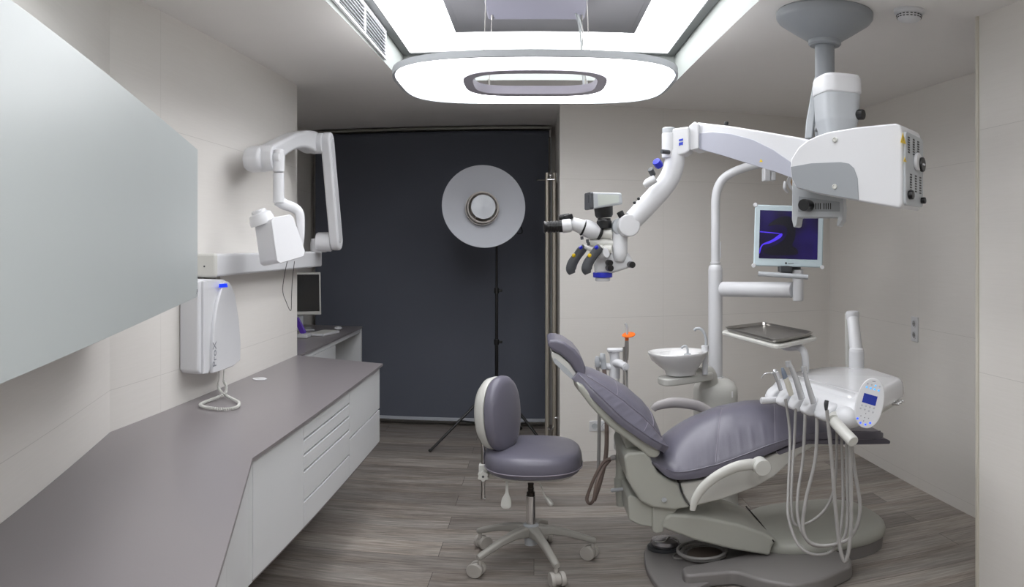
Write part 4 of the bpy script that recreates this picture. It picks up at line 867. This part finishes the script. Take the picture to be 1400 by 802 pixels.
for i, s_ in enumerate((.035, .135, .235, .335, .455)):
    wd = .037 if i < 4 else .055
    b = M(); rings = []
    for w_, h0, h1, k in ((.015, .895, .972, .9), (.04, .893, .968, 1), (.065, .893, .955, .95), (.082, .898, .94, .75), (.090, .906, .928, .35)):
        c = (h0+h1)/2; rings.append([fm @ V((s_+x, w_, c+y)) for x, y in rrect(wd*2*k, (h1-h0)*k, .016, 4)])
    b.loft(rings); b.done('instrument_holder', WHITE, t, ang=50); lob.append(fm @ V((s_, .075, .935)))
b = M(); q = P(1146, 566, 2.9); b.ball(fm @ V((ln-.005, .02, .925)), .062, 20, (.9, 1.0, .72)); b.done('apron_end', WHITE, t)
b = M(); g0, g1 = P(1068, 546, 3.30), P(1040, 547.5, 3.26); b.cyl(g0, g1, .0155, 20, .006); b.cyl(P(1074, 547, 3.32), g0, .021, 20, .004); b.done('grip_handle', WHITE, t)
b = M(); g0, g1 = P(1140, 575, 2.86), P(1167, 604, 2.74); b.cyl(g0, g1, .0225, 24, .006); b.tube([fm @ V((ln-.02, .0, .90)), P(1143, 572, 2.90), g0], [.034, .030, .024], 16); b.done('grip_handle', CHW, t)
for x, y in ((1212, 545), (1217.5, 542), (1223, 539.5)):
    b = M(); q = P(x, y, 3.0); 
    a_ = V((1.31, 2.66, 0)); c_ = V((1.585, 2.93, 0)); sd = (c_-a_).normalized(); nrm = V((sd.y, -sd.x, 0))
    k = (x-1205)/40*.24+.12; q = a_+sd*(k+.06)+V((0, 0, .918)); b.cyl(q-nrm*.02, q+nrm*.022, .0065, 12, .001); b.done('side_knob', CHROME, t)
# keypad
kr = 2.72; kc = P(1189, 551, kr); a = ray(1189, 551)[0]
kn = V((-sin(a), -cos(a), .16)).normalized(); kx = kn.cross(V((0, 0, 1))).normalized()*-1; ky = kn.cross(kx).normalized()
if ky.z < 0: ky = -ky
if kx.dot(V((cos(a), -sin(a), 0))) < 0: kx = -kx
ro = R(-11); kx2 = kx*cos(ro)+ky*sin(ro); ky2 = ky*cos(ro)-kx*sin(ro)
KM = Matrix((kx2, ky2, kn)).transposed().to_4x4(); KM.translation = kc
sc_ = kr/F
def kp(cx, cy):     # crop coordinates -> local on the keypad
    dx, dy = (1140+cx/8.02-1189)*sc_, -(500+cy/8.02-551)*sc_
    return (dx*cos(ro)+dy*sin(ro), -dx*sin(ro)+dy*cos(ro))
b = M(); b.prism(superell(.102, .190, 2.25, 56), KM, -.020, 0, .005); kd = b.done('keypad', GLOSSW, t, ang=50)
b = M(); c_ = [kp(333, 292), kp(481, 335), kp(455, 440), kp(308, 395)]; b.prism(c_, KM, .0002, .0012); b.done('display', LCD, kd)
def btn(x, y, r, m, nm='button'):
    b = M(); p = kp(x, y); b.lathe([(0, 0), (r, 0), (r*.9, .0012), (0, .0014)], KM @ Matrix.Translation(V((p[0], p[1], .0001))), 14); b.done(nm, m, kd)
GB = mat('button_grey', (180, 182, 188), .4)
for i, (x, y) in enumerate(((370, 188), (414, 200), (458, 212), (503, 222))): btn(x, y, .0036, LEDC if i == 2 else GB)
for x, y in ((361, 227), (404, 240), (447, 253), (492, 266)): btn(x, y, .0038, LEDC)
for x, y in ((306, 430), (350, 440), (394, 452), (438, 465), (293, 465), (338, 478), (382, 495), (427, 510)): btn(x, y, .0036, GB)
for x, y in ((349, 525), (297, 550), (338, 570), (380, 578), (327, 607)): btn(x, y, .0020, GREYPRINT)
for x, y in ((260, 580), (291, 628), (346, 648), (398, 630)): btn(x, y, .0042, LED)
b = M(); p = kp(440, 165); b.prism([(p[0]-.006, p[1]-.0012), (p[0]+.006, p[1]-.0012), (p[0]+.006, p[1]+.0012), (p[0]-.006, p[1]+.0012)], KM, .0002, .0008); b.done('emblem', GREYPRINT, kd)
b = M(); b.tube([KM @ V((0, 0, -.018)), P(1188, 553, kr+.10), P(1180, 556, 2.93), fm @ V((ln-.02, -.10, .91))], .014, 12); b.done('keypad_arm', WHITE, t)
# arm post behind the unit
b = M(); PR = 3.60
b.tube([P(1171, 506, PR), P(1171, 480, PR)], .037, 24, smooth=False); b.lathe([(0, 0), (.037, 0), (.034, .012), (.026, .018), (0, .02)], frame(P(1171, 480, PR), (0, 0, 1)), 24); b.done('arm_knuckle', WHITE, t)
b = M(); b.tube([P(1171, 482, PR), P(1168, 455, PR+.05), P(1165.5, 432, PR+.1)], [.031, .030, .029], 24); b.cyl(P(1165.5, 437, PR+.1), P(1165.3, 425, PR+.1), .033, 24, .010); b.done('upper_arm', WHITE, t)
b = M(); b.tube([P(1161, 429, PR+.17), P(1161.5, 500, PR+.22), P(1161.5, 560, PR+.24), V((1.56, 3.80, .63)), V((1.48, 3.76, .61)), V((1.36, 3.66, .60))], .022, 14, k=5); b.done('rear_arm', CHW, t)

# handpieces, each with its hose
def hand(name, label, base, parts):
    t = thing(name, label, 'handpiece', base, 'handpieces in the delivery unit holders')
    for nm, pts, r, mt in parts:
        b = M(); b.tube(pts, r, 12, k=6); b.done(nm, mt, t)
    return t
def hose(pts, r0=3.05, rb=2.86, r1=3.05):
    n = len(pts); mx = max(p[1] for p in pts); o = []
    for i, (x, y) in enumerate(pts):
        k = i/(n-1); base = r0+(r1-r0)*k; d = max(0, (y-600)/(mx-600)); o.append(P(x, y, base+(rb-base)*d))
    return o
hand('air_water_syringe', 'chrome syringe with a thin bent nozzle, leftmost on the delivery unit', lob[0], [
    ('nozzle', [P(1041, 517, 3.20), P(1044, 512, 3.20), P(1049, 510, 3.20), P(1057, 509.5, 3.20)], .0022, HPM),
    ('body', [P(1057, 507.5, 3.20), P(1060, 509, 3.20), P(1063, 518, 3.21), P(1067.5, 533, 3.22)], [.010, .014, .010, .009], HPM),
    ('push_button', [P(1062, 508, 3.17), P(1066, 518, 3.17)], .007, WHITE),
    ('hose', hose([(1074, 545), (1080, 596), (1078, 666), (1078, 707), (1093, 746), (1119, 758), (1143, 746), (1152, 700), (1152, 640), (1150, 590)], 3.17, 2.86, 3.02), .0062, HGREY)])
hand('ultrasonic_scaler', 'pale beige scaler handpiece with a blue grey tip guard, second on the delivery unit', lob[1], [
    ('tip_guard', [P(1069.5, 502.5, 3.13), P(1071.5, 509, 3.13), P(1074, 517, 3.13)], [.005, .010, .011], mat('guard_blue_grey', (120, 130, 145), .4)),
    ('handle', [P(1074, 516, 3.13), P(1078, 527, 3.13), P(1082, 540, 3.13)], [.0105, .013, .011], mat('handle_beige', (205, 202, 190), .35)),
    ('hose', hose([(1088, 553), (1086, 600), (1083, 650), (1082, 695), (1088, 717), (1111, 711), (1132, 690), (1142, 657), (1144, 616), (1144, 580)], 3.12, 2.95, 3.0), .0058, HGREY)])
hand('turbine_handpiece', 'long chrome curved handpiece, tallest on the delivery unit', lob[2], [
    ('head', [P(1078.5, 501, 3.05), P(1077.5, 493.5, 3.05)], .0125, HPM),
    ('handle', [P(1078.5, 497, 3.05), P(1082, 503, 3.05), P(1089, 520, 3.05), P(1096.5, 545, 3.05)], [.008, .010, .0125, .0145], HPM),
    ('hose', hose([(1101, 558), (1098, 625), (1091, 674), (1092, 713), (1107, 742), (1132, 746), (1154, 735), (1159, 700), (1158, 650), (1157, 590)], 3.05, 2.86, 2.98), .0066, HGREY)])
hand('motor_handpiece', 'slender straight chrome handpiece with a small round head, fourth on the delivery unit', lob[3], [
    ('head', [P(1099.5, 507, 2.97), P(1099, 500.5, 2.97)], .0115, HPM),
    ('handle', [P(1099.5, 504, 2.97), P(1103, 520, 2.97), P(1112.5, 551, 2.97)], [.007, .010, .0125], HPM),
    ('hose', hose([(1117, 560), (1115, 625), (1102, 682), (1098, 723), (1111, 743), (1140, 744), (1165, 732), (1176, 695), (1169, 645), (1163, 595)], 2.98, 2.84, 2.92), .0072, HGREY)])
hand('handpiece_connector', 'short dark nozzle connector in the round nearest holder of the delivery unit', lob[4], [
    ('connector', [P(1130.5, 547, 2.84), P(1129.5, 552, 2.84), P(1129.5, 560, 2.85)], [.008, .009, .006], DGREY),
    ('hose', hose([(1130.5, 560), (1137, 625), (1142, 690), (1148, 745), (1155, 767), (1161, 748), (1164, 707), (1163, 640), (1162, 592)], 2.85, 2.78, 2.86), .0075, HGREY)])

# ------------------------------------------------------------------ surgical microscope hanging from the ceiling
MX, MY = 1.148, 2.81
t = thing('surgical_microscope', 'large white surgical microscope on a jointed arm hanging from the ceiling', 'microscope', (MX, MY, 2.4))
cpl = mat('mount_grey', (150, 155, 160), .4)
b = M(); m = Matrix.Translation(V((MX, MY, 0))); zt_ = cz(MY)
b.lathe([(0, zt_-.001), (.190, zt_-.001), (.197, zt_-.010), (.196, zt_-.030), (.185, zt_-.046), (.12, zt_-.092), (.070, zt_-.125), (.0, zt_-.127)], m, 56); b.done('ceiling_flange', cpl, t)
b = M(); b.lathe([(0, 2.425), (.060, 2.425), (.067, 2.432), (.067, 2.456), (.060, 2.462), (0, 2.463)], m, 40); b.done('collar', cpl, t)
b = M(); b.cyl((MX, MY, 2.44), (MX, MY, 1.93), .040, 32); b.done('ceiling_pole', cpl, t)
jc = P(1144, 150, 2.80); 
b = M()
def jr(w, d, z, n=4): return [(jc.x+x, jc.y+y, z) for x, y in superell(w, d, n, 48)]
b.loft([jr(.150, .17, 2.165), jr(.156, .176, 2.170), jr(.154, .174, 2.222), jr(.140, .16, 2.236), jr(.05, .06, 2.240)]); b.done('joint_cap', WHITE, t)
b = M(); b.loft([jr(.105, .12, 1.995), jr(.110, .13, 2.005), jr(.135, .16, 2.062), jr(.139, .163, 2.070), jr(.148, .17, 2.164)]); b.done('joint_housing', LGREY, t)
b = M(); b.lathe([(.0, 0), (.075, 0), (.073, .012), (.055, .028), (0, .034)], Matrix.Translation(V((jc.x-.005, jc.y, 1.972))), 32); b.done('swivel_base', WHITE, t)
b = M(); b.box(jc.x-.01, MX+.01, jc.y+.05, MY, 2.06, 2.16, .01); b.done('pole_bracket', LGREY, t)
b = M(); slab(b, [(1113, 106), (1117.5, 104), (1118.5, 128), (1114, 160), (1110, 189), (1100, 190), (1102, 165)], P(1110, 150, 2.88), R(-25), -.06, .0, .006); b.done('side_strut', LGREY, t)
q = P(1166, 157, 2.77); b = M(); b.cyl(q, P(1181, 156.5, 2.75), .020, 20, .004); b.done('joint_knob', BLACK, t)
# lamp box
BP = (1.127, 2.119); bb = R(-48)
side = [(1226, 168), (1231, 172), (1233.5, 182), (1233, 278), (1230, 285), (1175.5, 275.5), (1120, 265.5), (1088, 257), (1082, 246), (1079.5, 229), (1081, 217), (1091, 201), (1103, 191.5), (1117, 185), (1132, 180), (1171, 173.5)]
b = M(); slab(b, side, BP, bb, -.20, 0, .009); bx = b.done('lamp_housing', WHITE, t)
b = M(); slab(b, [(1081.5, 228), (1110, 223), (1150, 221.5), (1161, 223.5), (1168, 230), (1173, 244), (1174.5, 273.5), (1120, 264), (1090, 256), (1084, 245)], BP, bb, 0, .004, .0015); b.done('side_panel', MGREY, bx)
for x, y in ((1142, 191), (1142, 255)):
    q = plane_m(BP, bb) @ V((*onplane([(x, y)], BP, bb)[0], 0)); n_ = V((sin(bb), -cos(bb), 0))
    b = M(); b.lathe([(0, 0), (.009, 0), (.0085, .007), (.006, .008), (.005, .006), (0, .006)], frame(q, n_), 20); b.done('screw', CHW, bx)
eb = R(42); EP = (BP[0]+.014*cos(bb), BP[1]+.014*sin(bb))
bpl = onplane([(1234, 176), (1262, 190), (1263, 290), (1234, 283)], EP, eb)
b = M(); b.prism(roundpoly([(.012, bpl[3][1]+.008), (.192, bpl[3][1]+.008), (.192, bpl[0][1]-.006), (.012, bpl[0][1]-.002)], .02), plane_m(EP, eb), -.012, 0, .003); ep = b.done('end_panel', LGREY, bx)
epm = plane_m(EP, eb)
def eq(x, y): return V((*onplane([(1220+x/5.72, 160+y/5.72)], EP, eb)[0], 0))
for x0, ys in ((128, range(160, 290, 19)), (166, range(178, 310, 19)), (202, range(195, 320, 19)), (145, range(450, 590, 20)), (183, range(462, 600, 20)), (218, range(475, 610, 20))):
    b = M()
    for y in ys:
        p = eq(x0, y); b.box(p.x-.009, p.x+.009, p.y-.0024, p.y+.0024, .0002, .0012, 0, epm)
    b.done('vent_slots', BLACK, ep)
for pts in (((80, 122), (106, 212), (62, 198)), ((96, 312), (110, 352), (86, 346))):
    b = M(); q = [eq(*p) for p in pts]; b.prism([(p.x, p.y) for p in q], epm, .0002, .001); st_ = b.done('warning_sticker', YELLOW, ep)
    c = sum(q, V())/3; b = M(); h_ = (q[0]-c).length; b.box(c.x-h_*.07, c.x+h_*.07, c.y-h_*.15, c.y+h_*.45, .001, .0014, 0, epm); b.done('warning_mark', BLACK, st_)
p = eq(186, 350); b = M(); b.cyl(epm @ V((p.x, p.y, 0)), epm @ V((p.x, p.y, .013)), .030, 28, .004); b.done('dial_boss', WHITE, ep)
p = eq(200, 372); b = M(); b.cyl(epm @ V((p.x, p.y, .01)), epm @ V((p.x, p.y, .021)), .025, 28, .003); dl = b.done('dial', BLACK, ep); b = M(); b.box(p.x-.012, p.x+.012, p.y-.003, p.y+.003, .021, .0225, 0, epm); b.done('dial_mark', WHITE, dl)
for x, y, r in ((130, 608, .015), (226, 652, .011)):
    p = eq(x, y); b = M(); b.cyl(epm @ V((p.x, p.y, 0)), epm @ V((p.x, p.y, .016)), r, 20, .003); b.done('panel_knob', BLACK, ep)
# bracket under the box
UB = P(1085, 270, 2.66); ub = R(-30)
b = M(); slab(b, [(1083, 246), (1105, 258), (1152, 268), (1153.5, 285), (1152.5, 300), (1147, 309), (1143.5, 309), (1145.5, 297), (1091, 297), (1089, 309), (1085, 311), (1082.5, 300)], UB, ub, -.11, 0, .004); ubk = b.done('lower_bracket', LGREY, t)
b = M(); slab(b, [(1092, 268), (1148, 276), (1148, 289), (1091, 289)], UB, ub, .0, .002, .001); b.done('bracket_recess', MGREY, ubk)
b = M(); q = P(1106, 281, 2.65); b.cyl(q, q+V((-.05*.36-.02, -.045, 0)), .021, 24, .003); b.done('bracket_knob', BLACK, ubk)
for x in (1115, 1118, 1121, 1126, 1129, 1132, 1135):
    b = M(); q = onplane([(x, 277.5), (x+1.3, 277.5), (x+1.3, 286), (x, 286)], UB, ub); b.prism(q, plane_m(UB, ub), .002, .003); b.done('vent_slot', BLACK, ubk)
# spring arm
SA = P(950, 190, 3.0); sb = R(-53)
arm = [(952, 167), (1000, 172.5), (1050, 180.5), (1094, 188), (1118, 195), (1112, 250), (1085, 245), (1060, 235), (1030, 226), (990, 213.5), (953, 204)]
b = M(); slab(b, arm, SA, sb, -.09, 0, .008); sa = b.done('spring_arm', WHITE, t)
b = M(); slab(b, [(955.5, 182.5), (975, 180.5), (1000, 183), (1030, 191), (1058, 205), (1081, 221), (1085, 244), (1060, 234.5), (1030, 225.5), (990, 213), (955.5, 203.5)], SA, sb, 0, .005, .002); b.done('arm_panel', mat('lilac_grey_panel', (170, 172, 184), .35), sa)
b = M(); slab(b, [(1041.5, 217.5), (1044, 221.5), (1039.5, 221.5)], SA, sb, .005, .006); b.done('warning_sticker', YELLOW, sa)
b = M(); q = P(993, 171, 3.0); b.cyl(q, q+V((0, 0, .014)), .009, 14, .003); b.done('arm_stud', BLACK, sa)
b = M(); slab(b, [(942.5, 172), (950.5, 166), (955, 170), (955.5, 203), (945, 205.5), (942.5, 204)], P(945, 190, 2.98), R(-30), -.115, .006, .004); b.done('arm_end_plate', WHITE, t)
b = M(); slab(b, [(912, 177), (942, 172.5), (943, 206), (937, 210), (922, 214.5), (912, 215.5)], P(925, 190, 2.965), R(-20), -.095, 0, .008); eb_ = b.done('elbow_block', WHITE, t)
for pts in ([(928.2, 190.5), (934, 189.2), (933.9, 191.8), (928.2, 193)], [(928.2, 195), (934, 193.8), (933.6, 197.5), (934, 198.3), (931, 198), (928.2, 199.5)]):
    b = M(); slab(b, pts, P(925, 190, 2.965), R(-20), .0005, .0015); b.done('emblem', BLUEPRINT, eb_)
b = M(); c = P(914.5, 195, 2.99); b.cyl((c.x, c.y, P(914, 216, 2.99).z), (c.x, c.y, P(914, 182, 2.99).z), .0285, 32, .004); b.done('elbow_cylinder', WHITE, t)
b = M(); b.cyl((c.x, c.y, P(914, 183, 2.99).z), (c.x, c.y, P(914, 174.5, 2.99).z), .0265, 32, .005); b.done('elbow_cap', LGREY, t)
b = M(); q = P(915, 208, 2.955); b.cyl(q, q+V((-.035, -.02, 0)), .009, 16, .002); b.done('elbow_knob', DGREY, eb_)
b = M(); b.tube([P(923, 206, 3.0), P(922, 222, 3.0), P(917, 240, 3.0), P(905, 258, 2.99), (P(886, 279, 2.98)), P(866, 300, 2.97)], [.036, .040, .041, .041, .041, .039], 28, k=7, sx=1, sy=1); ld = b.done('lower_arm', WHITE, t)
b = M(); b.tube([P(896, 244, 2.93), P(886, 250, 2.93), P(881, 254, 2.93)], [.016, .017, .010], 12); b.done('knob_bracket', WHITE, ld)
b = M(); b.cyl(P(902, 227, 2.94), P(897, 220, 2.92), .017, 8, .003); b.done('lock_knob', BLUE, ld)
b = M(); b.cyl(P(893, 239, 2.94), P(889, 231, 2.92), .0115, 14, .002); b.done('lock_knob', DGREY, ld)
for x, y in ((867.5, 277), (873, 271.5)):
    b = M(); b.ball(P(x, y, 2.94), .0065, 10); b.done('arm_button', BLACK, ld)
# main joint
jc2 = P(857, 309, 2.97); jn = V((.12, -1, .05)).normalized()
b = M(); b.cyl(jc2+jn*-.06, jc2+jn*.045, .044, 36, .007); b.done('main_joint', WHITE, t)
b = M(); b.cyl(P(848, 310, 3.0)+V((0, .03, 0)), P(848, 310, 3.0)-V((0, .045, 0)), .036, 28, .006); b.done('rear_joint', LGREY, t)
b = M(); b.cyl(P(851, 297, 2.95), P(847, 289, 2.95), .0135, 16, .003); b.done('joint_knob', BLACK, t)
b = M(); b.tube([P(848, 312, 2.99), P(847.5, 330, 2.98), P(847.5, 348, 2.97), P(847, 357, 2.97)], [.030, .031, .029, .020], 24); b.done('tilt_column', WHITE, t)
# optics body
OB = P(838, 360, 2.965); ob = R(-8)
b = M(); slab(b, [(813, 374), (811.5, 362), (815, 350), (828, 344), (846, 348), (858, 344), (863, 353), (867, 363), (857, 367), (838, 373)], OB, ob, -.085, 0, .010); oh = b.done('optics_housing', WHITE, t)
b = M(); b.tube([P(806, 331, 2.98), P(822, 332, 2.98), P(842, 334, 2.98)], [.016, .019, .018], 14); b.tube([P(812, 345, 2.97), P(826, 341, 2.96), P(836, 341, 2.96)], [.010, .016, .018], 12); b.done('cross_bar', CHW, t)
b = M(); b.cyl(P(821, 348, 2.95), P(829, 345, 2.93), .021, 20, .004); b.done('handle_pivot', WHITE, t)
for x, y, r in ((832, 359, .012), (832.5, 366, .013), (862, 361.5, .013)):
    b = M(); q = P(x, y, 2.95); b.cyl(q+V((0, .02, 0)), q-V((-.004, .032, 0)), r, 18, .003); b.done('focus_knob', BLACK, oh)
b = M(); c1 = P(824, 374, 3.0); b.cyl((c1.x, c1.y, P(824, 379, 3.0).z), (c1.x, c1.y, P(824, 372, 3.0).z), .039, 32, .003); b.done('objective_ring', BLUE, t)
b = M(); b.cyl((c1.x, c1.y, P(824, 384, 3.0).z), (c1.x, c1.y, P(824, 379, 3.0).z), .030, 32, .003); b.done('objective_lens', GLOSSW, t)
# camera on its adapter
c0 = P(826, 312, 2.98); ctop = P(826, 297, 2.98); cbt = P(825, 283, 2.98)
b = M(); b.lathe([(0, 0), (.029, 0), (.030, .028), (.026, .034), (.026, .040), (0, .041)], frame(c0, ctop-c0), 28); b.done('adapter', BLACK, t)
b = M(); b.lathe([(0, 0), (.030, 0), (.036, .010), (.038, .044), (0, .045)], frame(ctop-V((0, 0, .001)), cbt-ctop), 28); b.done('lens_mount', BLACK, t)
CB = P(811, 272, 2.92); cb_ = R(12)
b = M(); slab(b, [(810, 262.5), (850, 263.5), (851.5, 279), (811.5, 285.5)], CB, cb_, -.085, 0, .006); ch = b.done('camera_body', LGREY, t)
b = M(); slab(b, [(817, 265.5), (846, 266.5), (846.5, 276.5), (818, 281.5)], CB, cb_, 0, .001, .0004); b.done('body_panel', mat('camera_panel', (190, 196, 190), .4), ch)
b = M(); q0 = plane_m(CB, cb_) @ V((*onplane([(811, 274)], CB, cb_)[0], -.0425)); ex = V((cos(cb_), sin(cb_), 0)); en = V((sin(cb_), -cos(cb_), 0))
fmx = Matrix((en, V((0, 0, 1)), -ex)).transposed().to_4x4(); fmx.translation = q0
b.prism(rrect(.084, .068, .008), fmx, -.003, .012, .003); b.prism(rrect(.05, .03, .004, cx=0, cy=.008), fmx, .012, .014, .0); b.done('camera_back', DGREY, ch)
# binocular head
b = M(); b.tube([P(836, 320, 2.98), P(826, 319, 2.98), P(820, 318.5, 2.975)], [.021, .021, .020], 20); b.done('beam_elbow', CHW, t)
b = M(); b.cyl(P(821, 319.5, 2.975), P(817, 318, 2.97), .027, 24, .003); b.done('black_ring', BLACK, t)
b = M(); b.tube([P(818, 318.5, 2.97), P(810, 315.5, 2.965), P(801, 311.5, 2.96), P(797.5, 310.5, 2.96)], [.024, .034, .034, .030], 24); b.done('tube_housing', WHITE, t)
b = M(); b.cyl(P(799, 311.5, 2.958), P(796.5, 310.5, 2.957), .033, 24, .002); b.done('black_ring', BLACK, t)
b = M(); b.tube([P(797, 310.5, 2.955), P(789, 307.5, 2.95), P(781, 305.5, 2.945), P(777, 307.5, 2.94)], [.029, .027, .024, .024], 22); b.done('tilt_housing', WHITE, t)
for dy, r_ in ((-.03, 0), (.035, .0)):
    o3 = V((0, dy, 0))
    b = M(); b.cyl(P(781, 308, 2.93)+o3, P(768, 309.5, 2.93)+o3, .026, 24, .006); b.done('eyepiece_housing', WHITE, t)
    b = M(); m_ = frame(P(769, 309.5, 2.93)+o3, P(745, 310.5, 2.93)-P(769, 309.5, 2.93)); pr = [(0, 0), (.022, 0)]
    for i in range(5): z = .008+i*.011; pr += [(.0225, z), (.0225, z+.006), (.0195, z+.007), (.0195, z+.010)]
    pr += [(.0215, .066), (.024, .071), (.020, .073), (.015, .066), (0, .065)]
    b.lathe(pr, m_, 28); ey = b.done('eyepiece', BLACK, t)
b = M(); b.cyl(P(776, 301, 2.93), P(774, 294, 2.93), .025, 24, .004); b.cyl(P(764, 297.5, 2.92), P(779, 295, 2.92), .011, 14, .003); b.done('distance_knob', BLACK, t)
for x, y in ((795.5, 325), (803, 329), (804.5, 333)):
    b = M(); b.cyl(P(x, y-2, 2.94), P(x+.5, y+2.5, 2.94), .006, 10, .001); b.done('lock_screw', DGREY, t)
# handles
for k, (dx, dr_) in enumerate(((0, 0.06), (21.5, -.02))):
    rr_ = 2.93+dr_
    pth = [(800+dx, 337), (795+dx, 342), (789+dx, 350), (783+dx, 359), (780.5+dx, 368), (782.5+dx, 374)]
    b = M(); b.tube([P(x, y, rr_) for x, y in pth], [.012, .016, .0155, .0175, .0175, .011], 18, k=6, sx=1.15, sy=.95); hn = b.done('handle', DGREY, t)
    for x, y in ((798+dx, 348), (794+dx, 355), (790+dx, 362)):
        b = M(); b.ball(P(x-3.6, y-1.5, rr_), .0085, 12); b.done('finger_ridge', DGREY, hn)
    b = M(); b.cyl(P(795+dx, 339.5, rr_-.012), P(793+dx, 336.5, rr_-.016), .0075, 12, .002); b.done('blue_button', BLUE, hn)
    b = M(); b.ball(P(784.5+dx, 349, rr_-.012), .008, 12); b.done('yellow_button', YELLOW, hn)
    b = M(); b.tube([P(800+dx, 337.5, rr_), P(808+dx*.7, 341, 2.95), P(824, 346, 2.94)], [.009, .008, .010], 10); b.done('handle_link', CHW, hn)
